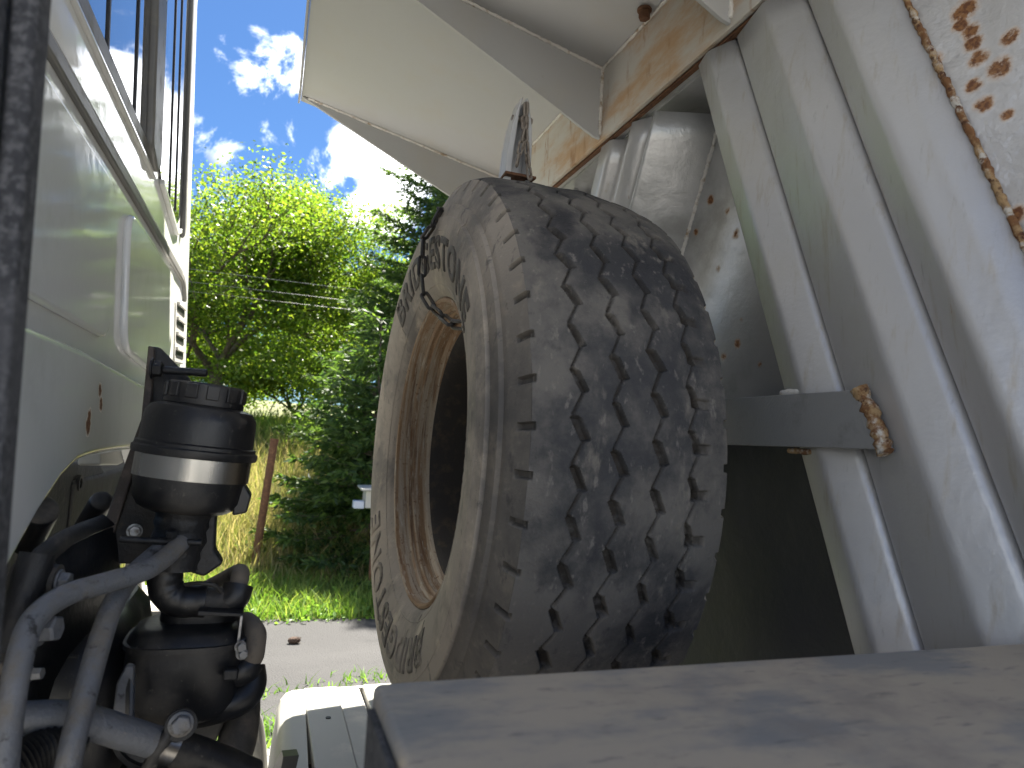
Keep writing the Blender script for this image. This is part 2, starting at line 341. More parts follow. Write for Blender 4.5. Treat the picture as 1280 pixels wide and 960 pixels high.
# ------------------------------------------------------------------ object helpers
def tag(o, label=None, cat=None, group=None, kind=None):
    if label: o['label'] = label
    if cat: o['category'] = cat
    if group: o['group'] = group
    if kind: o['kind'] = kind
    return o


def thing(name, label, cat, loc=(0, 0, 0), group=None):
    o = bpy.data.objects.new(name, None)
    o.empty_display_size = 0.1
    o.location = loc
    C.objects.link(o)
    return tag(o, label, cat, group)


def link(name, me, material, parent=None):
    o = bpy.data.objects.new(name, me)
    C.objects.link(o)
    if material is not None and not me.materials:
        me.materials.append(material)
    if parent is not None:
        o.parent = parent
        if parent.type == 'EMPTY':
            o.matrix_parent_inverse = Matrix.Translation(-Vector(parent.location))
    return o


class MB:
    """collects shapes given in world metres and links them as one mesh"""
    def __init__(self):
        self.v, self.f = [], []

    def add(self, v, f):
        k = len(self.v)
        self.v += [tuple(p) for p in v]
        self.f += [tuple(i + k for i in q) for q in f]
        return self

    def prism(self, poly, vec):
        """a flat outline pushed along vec"""
        poly = [Vector(p) for p in poly]; vec = Vector(vec); n = len(poly)
        v = poly + [p + vec for p in poly]
        f = [tuple(range(n))[::-1], tuple(range(n, 2 * n))] + [(i, (i + 1) % n, n + (i + 1) % n, n + i) for i in range(n)]
        nrm = Vector()
        for i in range(n):
            nrm += poly[i].cross(poly[(i + 1) % n])
        if nrm.dot(vec) < 0:
            f = [q[::-1] for q in f]
        return self.add(v, f)

    def box(self, x0, x1, y0, y1, z0, z1):
        return self.prism([(x0, y0, z0), (x1, y0, z0), (x1, y1, z0), (x0, y1, z0)], (0, 0, z1 - z0))

    def tube(self, pts, r, n=16, smooth=6, cap=True, rf=None):
        pts = [Vector(p) for p in pts]
        if smooth and len(pts) > 2:
            P = [pts[0] * 2 - pts[1]] + pts + [pts[-1] * 2 - pts[-2]]
            q = []
            for i in range(1, len(P) - 2):
                for k in range(smooth):
                    t = k / smooth
                    q.append(0.5 * ((2 * P[i]) + (P[i + 1] - P[i - 1]) * t + (2 * P[i - 1] - 5 * P[i] + 4 * P[i + 1] - P[i + 2]) * t * t
                                    + (3 * P[i] - P[i - 1] - 3 * P[i + 1] + P[i + 2]) * t ** 3))
            q.append(pts[-1]); pts = q
        m = len(pts)
        v, f = [], []
        T = [(pts[min(i + 1, m - 1)] - pts[max(i - 1, 0)]).normalized() for i in range(m)]
        a = T[0].orthogonal().normalized()
        for i in range(m):
            a = (a - T[i] * a.dot(T[i])).normalized()
            b = T[i].cross(a)
            rr = r[min(int(i / max(1, m - 1) * (len(r) - 1) + 0.5), len(r) - 1)] if isinstance(r, (list, tuple)) else r
            if rf: rr *= rf(i / (m - 1))
            for k in range(n):
                t = 2 * math.pi * k / n
                v.append(pts[i] + (a * math.cos(t) + b * math.sin(t)) * rr)
        for i in range(m - 1):
            for k in range(n):
                f.append((i * n + k, i * n + (k + 1) % n, (i + 1) * n + (k + 1) % n, (i + 1) * n + k))
        if cap:
            f.append(tuple(range(n))[::-1]); f.append(tuple(range((m - 1) * n, m * n)))
        return self.add(v, f)

    def lathe(self, prof, origin, axis=(0, 0, 1), n=48, closed=False):
        """prof: (radius, distance along the axis)"""
        ax = Vector(axis).normalized(); a = ax.orthogonal().normalized(); b = ax.cross(a); o = Vector(origin)
        v, f = [], []
        for r, h in prof:
            for k in range(n):
                t = 2 * math.pi * k / n
                v.append(o + ax * h + (a * math.cos(t) + b * math.sin(t)) * r)
        m = len(prof)
        for i in range(m - 1 + (1 if closed else 0)):
            j = (i + 1) % m
            for k in range(n):
                f.append((i * n + k, i * n + (k + 1) % n, j * n + (k + 1) % n, j * n + k))
        if not closed:
            if prof[0][0] > 1e-6: f.append(tuple(range(n))[::-1])
            if prof[-1][0] > 1e-6: f.append(tuple(range((m - 1) * n, m * n)))
        return self.add(v, f)

    def grid(self, rows):
        """rows of points joined as a sheet"""
        n = len(rows[0])
        v = [p for r in rows for p in r]
        f = [(i * n + j, i * n + j + 1, (i + 1) * n + j + 1, (i + 1) * n + j) for i in range(len(rows) - 1) for j in range(n - 1)]
        return self.add(v, f)

    def build(self, name, material, parent=None, smooth=None, bevel=0.0, seg=2):
        me = bpy.data.meshes.new(name)
        me.from_pydata(self.v, [], self.f)
        me.update()
        if smooth is not None:
            me.polygons.foreach_set('use_smooth', [True] * len(me.polygons))
            me.set_sharp_from_angle(angle=R(smooth))
        o = link(name, me, material, parent)
        if bevel:
            bm = o.modifiers.new('edge', 'BEVEL'); bm.width = bevel; bm.segments = seg; bm.limit_method = 'ANGLE'; bm.angle_limit = R(30)
            if smooth is None:
                me.polygons.foreach_set('use_smooth', [True] * len(me.polygons))
                bm.harden_normals = True
        return o


def raw_mesh(name, v, f_quads=None, f_tris=None):
    """a mesh straight from numpy arrays"""
    me = bpy.data.meshes.new(name)
    v = np.asarray(v, np.float32).reshape(-1, 3)
    parts, sizes = [], []
    if f_quads is not None and len(f_quads):
        q = np.asarray(f_quads, np.int32); parts.append(q.ravel()); sizes.append(np.full(len(q), 4, np.int32))
    if f_tris is not None and len(f_tris):
        t = np.asarray(f_tris, np.int32); parts.append(t.ravel()); sizes.append(np.full(len(t), 3, np.int32))
    loops = np.concatenate(parts); sizes = np.concatenate(sizes)
    me.vertices.add(len(v)); me.vertices.foreach_set('co', v.ravel())
    me.loops.add(len(loops)); me.loops.foreach_set('vertex_index', loops)
    me.polygons.add(len(sizes))
    me.polygons.foreach_set('loop_start', np.concatenate([[0], np.cumsum(sizes)[:-1]]).astype(np.int32))
    me.update(calc_edges=True)
    me.validate()
    return me


def hexbolt(parent, name, p, axis, r, h, material, washer=True):
    b = MB()
    ax = Vector(axis).normalized()
    if washer:
        b.lathe([(0.0, 0), (r * 1.25, 0), (r * 1.25, h * 0.22), (0.0, h * 0.22)], p, ax, 20)
    b.lathe([(0.0, h * 0.22), (r, h * 0.22), (r, h * 0.9), (r * 0.86, h), (0.0, h)], p, ax, 6)
    return b.build(name, material, parent, bevel=r * 0.06)


def weld(parent, pts, r, material=None, name='weld_bead'):
    """a lumpy bead along a seam"""
    pts = [Vector(p) for p in pts]
    q = []
    for a, c in zip(pts[:-1], pts[1:]):
        n = max(2, int((c - a).length / 0.006))
        for i in range(n):
            q.append(a.lerp(c, i / n) + Vector((random.uniform(-1, 1), random.uniform(-1, 1), random.uniform(-1, 1))) * r * 0.16)
    q.append(pts[-1])
    seeds = [random.uniform(0.75, 1.25) for _ in range(len(q) + 1)]
    return MB().tube(q, [r * s for s in seeds], n=8, smooth=0).build(name, material or M['weld'], parent, smooth=80)


# ------------------------------------------------------------------ ground, road, verge
def ground_h(x, y):
    if y < 6.4:
        return 0.0
    t = min(1.0, (y - 6.4) / 12.5); s = t * t * (3 - 2 * t)
    h = 1.55 * s + 0.05 * math.sin(x * 0.7 + y * 0.4) * min(1, (y - 6.4) / 2)
    if y > 18: h += min((y - 18) * 0.05, 4.0)
    return h


def build_ground():
    xs = [-1500, -600, -200, -80, -40, -24] + [x * 1.0 for x in range(-16, 25)] + [32, 48, 80, 200, 600, 1500]
    ys = [-1500, -500, -120, -30, -8, 0, 3, 6.0, 6.4] + [6.4 + 0.6 * i for i in range(1, 24)] + [22, 25, 30, 40, 60, 100, 200, 600, 1500]
    rows = [[(x, y, ground_h(x, y)) for x in xs] for y in ys]
    g = MB().grid(rows).build('ground', M['meadow'], smooth=60)
    tag(g, kind='structure')
    y_ = MB().grid([[(x, y, 0.004) for x in (-300, -10, 0, 10, 300)] for y in (-60, -5, 3.0, 3.9)]).build('yard', M['soil'])
    tag(y_, kind='structure')
    # road with a ragged far edge
    xs = [-300, -60] + [-12 + 0.12 * i for i in range(200)] + [60, 300]
    far = [(x, 6.12 + 0.10 * noise.noise((x * 0.9, 1.3, 0)) + 0.05 * noise.noise((x * 4.0, 7.3, 0)), 0.008) for x in xs]
    near = [(x, 3.75 + 0.20 * noise.noise((x * 0.8, 5.1, 0)) + 0.07 * noise.noise((x * 4.5, 2.2, 0)), 0.008) for x in xs]
    mid = [(x, 5.3, 0.012) for x in xs]
    r_ = MB().grid([near, mid, far]).build('road', M['asphalt'])
    tag(r_, kind='structure')


build_ground()


def blades(name, n, area, hmin, hmax, wid, material, label=None, clump=0.0, parent=None, lean=0.5, heightfn=None):
    """n bent grass blades; area gives (x, y) arrays"""
    x, y = area(n)
    z = np.array([ground_h(a, b) for a, b in zip(x, y)])
    h = RNG.uniform(hmin, hmax, n)
    if heightfn is not None:
        h = h * heightfn(x, y)
    a = RNG.uniform(0, 2 * np.pi, n); w = wid * RNG.uniform(0.6, 1.3, n)
    dx, dy = np.cos(a), np.sin(a)
    la = RNG.uniform(0, 2 * np.pi, n); ll = h * RNG.uniform(0.1, lean, n)
    lx, ly = np.cos(la) * ll, np.sin(la) * ll
    v = np.empty((n, 5, 3))
    for i, (t, ww, b) in enumerate(((0, 1, 0), (0, -1, 0), (0.55, -0.7, 0.35), (0.55, 0.7, 0.35), (1.0, 0, 1.0))):
        v[:, i, 0] = x + dx * w * ww * 0.5 + lx * b
        v[:, i, 1] = y + dy * w * ww * 0.5 + ly * b
        v[:, i, 2] = z + h * t * (1 - 0.12 * b) - 0.01
    k = np.arange(n)[:, None] * 5
    me = raw_mesh(name, v, k + np.array([[0, 1, 2, 3]]), k + np.array([[3, 2, 4]]))
    o = link(name, me, material, parent)
    if parent is None:
        tag(o, kind='stuff')
    return o


def leaves_mesh(name, c, size, aspect=0.5, up=0.0, seed=1, fold=0.0):
    """kite-shaped leaves at the points c"""
    rg = np.random.default_rng(seed)
    n = len(c)
    d = rg.normal(0, 1, (n, 3)); d[:, 2] = d[:, 2] * 0.6 + up
    d /= np.linalg.norm(d, axis=1)[:, None]
    e = rg.normal(0, 1, (n, 3)); e -= d * (e * d).sum(1)[:, None]; e /= np.linalg.norm(e, axis=1)[:, None]
    L_ = (size * rg.uniform(0.6, 1.3, n))[:, None]; W = L_ * aspect
    v = np.stack([c, c + d * L_ * 0.45 + e * W * 0.5, c + d * L_, c + d * L_ * 0.45 - e * W * 0.5], 1)
    k = np.arange(n)[:, None] * 4
    return raw_mesh(name, v, k + np.array([[0, 1, 2, 3]]))


blades('verge_grass', 34000, lambda n: (RNG.uniform(-5, 9, n), 6.1 + 1.7 * RNG.beta(1.3, 1.4, n)), 0.05, 0.26, 0.012, M['grass'], lean=0.9)
blades('meadow_grass', 52000, lambda n: (RNG.uniform(-7, 9, n), 7.3 + 8.5 * RNG.beta(1.0, 1.9, n)), 0.25, 0.85, 0.013, M['dry_grass'], lean=0.6,
       heightfn=lambda x, y: np.clip((y - 6.9) / 1.4, 0.35, 1.0))
blades('far_meadow_grass', 16000, lambda n: (RNG.uniform(-14, 16, n), RNG.uniform(14, 21, n)), 0.3, 0.7, 0.03, M['grass'], lean=0.6)
wx = RNG.uniform(-4, 8, 1500); wy = 6.12 + 0.75 * RNG.beta(1.2, 2.0, 1500)
wc = np.repeat(np.stack([wx, wy, np.array([ground_h(a, b) for a, b in zip(wx, wy)]) + 0.01], 1), 9, 0) + RNG.normal(0, 1, (13500, 3)) * (0.05, 0.05, 0.03)
wc[:, 2] = np.abs(wc[:, 2])
tag(link('weed_leaves', leaves_mesh('weed_leaves', wc, 0.055, 0.55, 0.5, 5), M['weed']), kind='stuff')

for i, (p, n, lab) in enumerate((((0.3453, 4.5252, 0.0100), 26, 'sparse grass tuft in the road crack left of the white box'),
                                 ((0.7250, 4.6441, 0.0100), 70, 'bright green grass tuft on the road beside the wheel'),
                                 ((0.1249, 3.8590, 0.0100), 420, 'leafy green weed patch at the near road edge'),
                                 ((0.5798, 4.5811, 0.0100), 18, 'tiny grass tuft on the road between its bigger neighbours'),
                                 ((0.1016, 4.4770, 0.0100), 30, 'thin weed tuft near the black hoses on the near road edge'))):
    sp = 0.20 if n > 300 else 0.10
    t = blades('grass_tuft', n, lambda k: (p[0] + RNG.normal(0, sp, k), p[1] + RNG.normal(0, sp * 0.5, k)), 0.03, 0.10 if n < 300 else 0.16, 0.012, M['weed'], lean=1.1)


# ------------------------------------------------------------------ trees
def spruce(name, label, base, H, Rd, seed, group, dens=1.0, needle='needle', taper=0.82, layer=1.0):
    rg = np.random.default_rng(seed)
    t = thing(name, label, 'spruce tree', base, group)
    b = Vector(base)
    MB().tube([b + Vector((0, 0, -0.3)), b + Vector((0.03, 0, H * 0.5)), b + Vector((0, 0.02, H * 0.99))], [H * 0.018, H * 0.012, 0.012], n=10).build('trunk', M['bark'], t, smooth=60)
    tips = []; dirs = []; limbs = MB()
    z = 0.02 * H
    while z < H * 0.985:
        f = 1 - z / H
        nb = 9 if f > 0.3 else 6
        a0 = rg.uniform(0, 6.28)
        for k in range(nb):
            L_ = Rd * (f ** taper) * rg.uniform(0.72, 1.12) + 0.12
            az = a0 + 6.283 * k / nb + rg.normal(0, 0.18)
            out = np.array([math.cos(az), math.sin(az), 0.0]); side = np.array([-out[1], out[0], 0.0])
            rise = 0.28 * (1 - f) + 0.05 - 0.14 * f
            z0 = z + rg.uniform(-0.1, 0.1)

            def P(s):
                return np.array(b) + out * s + np.array([0, 0, z0 + rise * s - 0.10 * f * (s / L_) ** 2 * L_ + 0.13 * L_ * (s / L_) ** 3.5])
            if L_ > 0.5:
                limbs.tube([P(0.0), P(L_ * 0.5), P(L_ * 0.92)], [0.012 + 0.006 * L_, 0.008, 0.004], n=4, smooth=2, cap=False)
            ns = max(3, int(L_ / 0.085 * dens))
            for s in np.linspace(0.18 * L_, L_, ns):
                p = P(s)
                ll = min(0.42, 0.16 + 0.45 * (L_ - s)) * rg.uniform(0.6, 1.15)
                for sg in (-1, 1):
                    dd = out * rg.uniform(0.55, 0.95) + side * sg * rg.uniform(0.6, 1.0) + np.array([0, 0, rg.uniform(-0.38, 0.12)])
                    dd /= np.linalg.norm(dd)
                    m = max(2, int(ll / 0.075))
                    for q in range(m):
                        tips.append(p + dd * ll * (q + 0.3) / m + rg.normal(0, 0.012, 3))
                        dirs.append(dd + rg.normal(0, 0.28, 3))
                tips.append(p); dirs.append(out + rg.normal(0, 0.3, 3))
        z += (0.010 * H + 0.15) * layer * rg.uniform(0.8, 1.2)
    limbs.build('limb', M['bark'], t, smooth=70)
    c = np.array(tips); d = np.array(dirs); d /= np.linalg.norm(d, axis=1)[:, None]
    n = len(c)
    vs, qs = [], []
    for w in range(3):      # three crossed spiky kites to a spray
        e = np.cross(d, rg.normal(0, 1, (n, 3))); e /= np.linalg.norm(e, axis=1)[:, None]
        d2 = d + e * (w - 1) * 0.45; d2 /= np.linalg.norm(d2, axis=1)[:, None]
        e2 = np.cross(d2, rg.normal(0, 1, (n, 3))); e2 /= np.linalg.norm(e2, axis=1)[:, None]
        L_ = rg.uniform(0.08, 0.15, n)[:, None]; W = rg.uniform(0.010, 0.019, n)[:, None]
        v = np.stack([c, c + d2 * L_ * 0.4 + e2 * W, c + d2 * L_, c + d2 * L_ * 0.4 - e2 * W], 1)
        qs.append(np.arange(n)[:, None] * 4 + np.array([[0, 1, 2, 3]]) + len(vs) * n * 4); vs.append(v)
    me = raw_mesh('crown', np.concatenate(vs).reshape(-1, 3), np.concatenate(qs))
    link('crown', me, M[needle], t)
    return t


def ash(name, label, base, H, Rd, seed, group, nleaf=62000, leaf=0.13, trunk_h=0.22, material='leaf', skirt=0):
    rg = np.random.default_rng(seed)
    t = thing(name, label, 'tree', base, group)
    b = np.array(base, float)
    ends = []
    limbs = MB()

    def grow(p, d, L_, r, depth):
        q = p + d * L_ * 0.5 + rg.normal(0, 0.05, 3) * L_
        e = p + d * L_ + rg.normal(0, 0.06, 3) * L_
        limbs.tube([p, q, e], [r, r * 0.8, r * 0.62], n=7 if depth < 2 else 4, smooth=3, cap=False)
        if depth >= 2:
            ends.append((q, L_)); ends.append((e, L_))
        if depth >= 4:
            return
        for k in range(3 if depth else 5):
            nd = d + rg.normal(0, 0.55 if depth else 0.5, 3); nd[2] += 0.18
            nd /= np.linalg.norm(nd)
            grow(e if k < 2 or depth == 0 else q, nd, L_ * rg.uniform(0.62, 0.85), r * 0.58, depth + 1)
    trunk = MB().tube([b + (0, 0, -0.4), b + (0.05, 0, H * trunk_h * 0.5), b + (0.0, 0.05, H * trunk_h + 0.1)], [H * 0.026, H * 0.021, H * 0.018], n=14)
    trunk.build('trunk', M['bark'], t, smooth=60)
    for k in range(6):
        az = 6.283 * k / 6 + rg.uniform(-0.3, 0.3); el = rg.uniform(0.55, 1.15)
        d = np.array([math.cos(az) * math.cos(el), math.sin(az) * math.cos(el), math.sin(el)])
        grow(b + (0, 0, H * trunk_h), d, H * 0.24, H * 0.0105, 0 if k < 3 else 1)
    limbs.build('limb', M['bark'], t, smooth=70)
    cs = []
    E_ = [e for e in ends if 0.1 * H < e[0][2] - b[2]]
    per = max(4, nleaf // max(1, len(E_)))
    for e, L_ in E_:
        s = 0.15 + 0.24 * L_
        cs.append(e + rg.normal(0, 1, (per, 3)) * (s, s, s * 0.62) + (0, 0, -0.05))
    if skirt:      # low hanging boughs all round the foot of the crown
        for k in range(skirt):
            az = rg.uniform(0, 6.283); rr_ = H * rg.uniform(0.16, 0.40); zz = H * rg.uniform(0.07, 0.34)
            cs.append(b + np.array([math.cos(az) * rr_, math.sin(az) * rr_, zz]) + rg.normal(0, 1, (per * 3, 3)) * (0.34, 0.34, 0.18))
    c = np.concatenate(cs)
    link('crown', leaves_mesh('crown', c, leaf, 0.5, -0.25, seed), M[material], t)
    return t


spruce('spruce_tree', 'tall dark spruce on the verge whose crown rises behind the wheel', (4.9, 12.8, ground_h(4.9, 12.8)), 12.0, 4.5, 3, 'spruces on the verge', 1.35, 'needle', 0.72, 0.6)
spruce('spruce_tree', 'short spruce standing left of the tall one, right of the rusty post', (1.2, 8.4, ground_h(1.2, 8.4)), 3.0, 1.2, 9, 'spruces on the verge', 1.1)
spruce('spruce_tree', 'spruce hidden behind the tipper body beyond the verge', (6.2, 9.6, ground_h(6.2, 9.6)), 10.5, 2.6, 15, 'spruces on the verge', 0.75)
ash('leafy_tree', 'big sunlit yellow green leafy tree behind the meadow in the gap', (-1.35, 18.0, ground_h(-1.35, 18)), 8.0, 4, 21, 'leafy trees beyond the meadow', 150000, 0.098, 0.17, 'leaf', 40)
ash('leafy_tree', 'leafy tree beyond the meadow left of the big one, behind the white cab', (-7.6, 20.5, ground_h(-7.6, 20)), 8.6, 4, 33, 'leafy trees beyond the meadow', 40000, 0.20)
ash('leafy_tree', 'leafy tree filling the gap between the big leafy tree and the tall spruce', (3.0, 24.0, ground_h(3.0, 24)), 7.2, 4, 45, 'leafy trees beyond the meadow', 40000, 0.20)
for i, (x, y, h) in enumerate(((-3.4, 27, 5.4), (0.9, 28, 5.0), (9, 26, 8.5), (-13, 25, 9), (15, 23, 8.0))):
    ash('leafy_tree', ('low leafy tree far behind the trunk of the big leafy tree', 'low leafy tree far back seen just right of the black reservoir', 'leafy tree far behind the tipper body',
                       'leafy tree far behind the white cab', 'leafy tree far right behind the tipper body')[i], (x, y, ground_h(x, y)), h, 3, 60 + i, 'leafy trees beyond the meadow', 36000, 0.17, 0.05)

# rusty post in the long grass
pb = Vector((-0.0451, 7.8500, -0.0140)); pt = Vector((0.0603, 7.9500, 1.4917))
po = thing('metal_post', 'rusty brown metal post leaning in the long grass', 'post', (pb.x, pb.y, pb.z))
MB().tube([pb - Vector((0, 0, 0.3)), pb, pb.lerp(pt, 0.5), pt], 0.043, n=12, smooth=2).build('shaft', M['rust'], po, smooth=60)
MB().lathe([(0.0, 0.012), (0.047, 0.012), (0.047, -0.02), (0.0, -0.02)], pt, (pt - pb), 12).build('cap', M['rust'], po, smooth=40)

# small roofed white box among the spruces
wb = Vector((1.0664, 7.2000, 0.9581))
wt = thing('meter_box', 'small white roofed box on a post beside the wheel and spruce', 'box', (wb.x, wb.y, ground_h(wb.x, 7.2)))
MB().box(wb.x - 0.085, wb.x + 0.17, 7.1, 7.35, wb.z - 0.10, wb.z + 0.075).build('body', M['white'], wt, bevel=0.006)
MB().prism([(wb.x - 0.14, 7.04, wb.z + 0.078), (wb.x + 0.20, 7.04, wb.z + 0.088), (wb.x + 0.20, 7.42, wb.z + 0.105), (wb.x - 0.14, 7.42, wb.z + 0.095)], (0, 0, 0.018)).build('roof', M['white'], wt, bevel=0.004)
MB().box(wb.x + 0.02, wb.x + 0.08, 7.2, 7.26, -0.2, wb.z - 0.10).build('stand', M['rust'], wt)
MB().box(wb.x - 0.20, wb.x - 0.09, 7.12, 7.24, wb.z - 0.11, wb.z - 0.03).build('side_case', M['blue_grey'], wt, bevel=0.012)

# cone on the road
cp = Vector((0.2989, 5.4797, 0.0200))
ct = thing('spruce_cone', 'brown spruce cone lying on the grey road', 'cone', (cp.x, cp.y, 0.01))
cv = MB()
ax = Vector((1, -0.15, 0.05)).normalized()
cv.lathe([(0.0, -0.045), (0.017, -0.036), (0.025, -0.012), (0.025, 0.012), (0.016, 0.036), (0.0, 0.048)], cp + Vector((0, 0, 0.015)), ax, 12)
cv.build('core', M['cone'], ct, smooth=60)
sc = MB()
for i in range(70):
    h = -0.042 + 0.084 * (i / 70); a = i * 2.4; r = 0.025 * math.sqrt(max(0.05, 1 - (h / 0.051) ** 2))
    u = ax.orthogonal().normalized(); w_ = ax.cross(u)
    rad = u * math.cos(a) + w_ * math.sin(a); tn = ax.cross(rad)
    p = cp + Vector((0, 0, 0.015)) + ax * h + rad * r * 0.8
    sc.add([p - tn * 0.007, p + tn * 0.007, p + rad * 0.009 + ax * 0.013 + tn * 0.004, p + rad * 0.009 + ax * 0.013 - tn * 0.004], [(0, 1, 2, 3)])
tag(sc.build('scales', M['cone'], ct), kind='stuff')

# overhead lines with their poles
for i, (x, lab) in enumerate(((-14.0, 'wooden line pole far left behind the white cab'), (26.0, 'wooden line pole far right behind the tipper body'))):
    p = thing('utility_pole', lab, 'pole', (x, 14.0, ground_h(x, 14)), 'poles of the overhead line')
    MB().tube([(x, 14, ground_h(x, 14) - 0.5), (x, 14, 6.6)], 0.11, n=14, smooth=0).build('shaft', M['wood_pole'], p, smooth=50)
    MB().box(x - 0.06, x + 0.06, 13.4, 14.6, 4.98, 5.10).build('cross_arm', M['wood_pole'], p)
for i, (y, za, lab) in enumerate(((13.55, 4.45, 'uppermost of the pale overhead cables in front of the leafy tree'), (14.0, 4.30, 'middle pale overhead cable in front of the leafy tree'), (14.45, 4.20, 'lowest of the pale overhead cables in front of the leafy tree'))):
    pts = [(x, y, za + 0.0026 * ((x + 0.0) ** 2) * 0.55 if abs(x) < 26 else za) for x in range(-14, 27, 2)]
    tag(MB().tube(pts, 0.0035, n=6, smooth=2).build('overhead_cable', M['wire'], smooth=60), lab, 'cable', 'overhead cables')


# ------------------------------------------------------------------ tipper body
body = thing('tipper_body', 'silver grey steel tipper body with ribbed front wall and overhanging canopy', 'truck body', (0.9, 1.3, 1.2))
SL = 0.215                                   # rise of the canopy per metre forwards


def can_z(x): return 2.637 + SL * (0.80 - x)


def rib_y(y0, z): return y0 + 0.392 * (z - 1.6)


Z0, Z1 = 1.02, 2.423


def rib(profile, name='pressed_rib', z1=Z1, slope=0.385, mat_='silver', rad=0.012, flange=True):
    """a pressed steel strip: profile of (y at z=1.6, x), corners rounded, running up the wall"""
    pts = [Vector((p[0], p[1], 0)) for p in profile]
    q = [pts[0]]
    for i in range(1, len(pts) - 1):
        a, b_, c = pts[i - 1], pts[i], pts[i + 1]
        r1 = min(rad, (a - b_).length * 0.45); r2 = min(rad, (c - b_).length * 0.45)
        p0 = b_ + (a - b_).normalized() * r1; p2 = b_ + (c - b_).normalized() * r2
        for k in range(6):
            t = k / 5
            q.append(p0 * (1 - t) ** 2 + b_ * 2 * t * (1 - t) + p2 * t * t)
    q.append(pts[-1])
    rows = []
    nz = 24
    for j in range(nz + 1):
        z = Z0 + (z1 - Z0) * j / nz
        rows.append([(p.y + 0.0016 * noise.noise((p.x * 8, z * 3.1, 4)), p.x + slope * (z - 1.6), z) for p in q])
    o = MB().grid(rows).build(name, M[mat_], body, smooth=70)
    s = o.modifiers.new('sheet', 'SOLIDIFY'); s.thickness = 0.006; s.offset = 0.0
    return o


# y at z=1.6 of each bend, from the far one to the near one; a narrow lapped joint at each crease
NS = 0.392
rib([(0.868, 0.985), (0.868, 0.802), (0.814, 0.787), (0.762, 0.808), (0.759, 0.824), (0.754, 0.824)], slope=NS, rad=0.008)
rib([(0.754, 0.825), (0.750, 0.809), (0.644, 0.786), (0.588, 0.808), (0.585, 0.825), (0.580, 0.825)], slope=NS, rad=0.009)
rib([(0.580, 0.826), (0.576, 0.810), (0.517, 0.787), (0.490, 0.800), (0.437, 0.822)], slope=NS, rad=0.010)
# far side, ribs leaning the other way
FS = -0.50
rib([(2.08, 0.86), (2.066, 0.86), (2.055, 0.80), (1.99, 0.80), (1.975, 0.836), (1.925, 0.836)], slope=FS)
rib([(1.925, 0.836), (1.905, 0.836), (1.885, 0.80), (1.825, 0.836)], slope=FS)
rib([(1.825, 0.836), (1.808, 0.836), (1.758, 0.797), (1.70, 0.95), (1.60, 0.962), (0.80, 0.975)], slope=FS, z1=2.40, rad=0.008, mat_='recess')
weld(body, [(0.945, 1.70 + FS * 0.80, 2.40), (0.945, 1.70 + FS * 0.2, 1.80)], 0.006)
MB().box(0.985, 1.0, 0.3, 2.2, 1.0, 2.42).build('recess_back', M['recess'], body)
MB().box(0.83, 1.3, 0.55, 2.5, 2.428, 2.436).build('top_shelf', M['recess'], body)
MB().box(0.813, 0.829, 0.06, 2.52, 2.4345, 2.66).build('front_wall', M['silver'], body)
MB().box(0.83, 1.2, 0.07, 2.5, 2.64, 2.655).build('cover_strip', M['silver'], body)
# black sheet low in the recess
MB().grid([[(0.93 + 0.012 * noise.noise((y * 5, z * 4, 1)), y, z) for y in np.linspace(0.60, 2.3, 26)] for z in np.linspace(0.9, 1.655, 14)]).build('rubber_flap', M['rubber_sheet'], body, smooth=80)
# wall sheets behind the ribs
MB().box(0.86, 0.875, 1.95, 2.55, 1.0, 2.428).build('front_wall', M['silver'], body)
MB().box(1.0, 5.6, 2.50, 2.55, 1.0, 2.63).build('side_wall', M['silver'], body)
MB().box(1.0, 5.6, 0.02, 0.07, 1.0, 2.63).build('side_wall', M['silver'], body)
MB().box(1.0, 5.6, 0.07, 2.50, 1.0, 1.05).build('floor_plate', M['bar'], body)
MB().box(5.56, 5.6, 0.07, 2.50, 1.05, 2.50).build('tailgate', M['silver'], body)
# dented corner sheet, near side
rows = []
for j in range(41):
    z = 1.02 + (2.62 - 1.02) * j / 40
    yw = rib_y(0.437, z)
    row = []
    for i in range(41):
        y = yw - (yw - 0.02) * (i / 40)
        x = 0.825 + 0.30 * (yw - y)
        dn = 0.016 * noise.noise((y * 5.5, z * 5.5, 2.2)) + 0.008 * noise.noise((y * 14, z * 12, 8.2))
        row.append((x + dn * min(1, i / 5), y, z))
    rows.append(row)
MB().grid(rows).build('corner_panel', M['corner'], body, smooth=80)
weld(body, [(0.818, rib_y(0.437, 1.05), 1.05), (0.820, rib_y(0.437, 1.7), 1.7), (0.818, rib_y(0.437, 2.42), 2.42)], 0.0048, M['bad_weld'])
# fascia plate under the canopy
fa = MB().box(0.785, 0.797, 0.06, 2.52, 2.432, 2.637).build('fascia_plate', M['fascia'], body, bevel=0.002)
MB().box(0.7995, 0.812, 0.06, 2.52, 2.428, 2.434).build('rust_seam', M['rust'], body)
# canopy
MB().prism([(0.012, 0.03, can_z(0.012)), (0.012, 2.54, can_z(0.012)), (1.05, 2.54, can_z(1.05)), (1.05, 0.03, can_z(1.05))], (0, 0, 0.008)).build('canopy_sheet', M['canopy'], body, bevel=0.002)
MB().prism([(0.008, 0.03, can_z(0.0) - 0.012), (0.008, 2.54, can_z(0.0) - 0.012), (0.011, 2.54, can_z(0.0) + 0.012), (0.011, 0.03, can_z(0.0) + 0.012)], (-0.006, 0, 0)).build('front_lip', M['canopy'], body)
MB().prism([(0.020, 0.03, can_z(0.02) + 0.010), (0.020, 2.54, can_z(0.02) + 0.010), (0.045, 2.54, 3.95), (0.045, 0.03, 3.95)], (0.008, 0, 0)).build('added_sun_shield', M['canopy'], body, bevel=0.002)  # added above the canopy, out of view, to keep sun off the cab


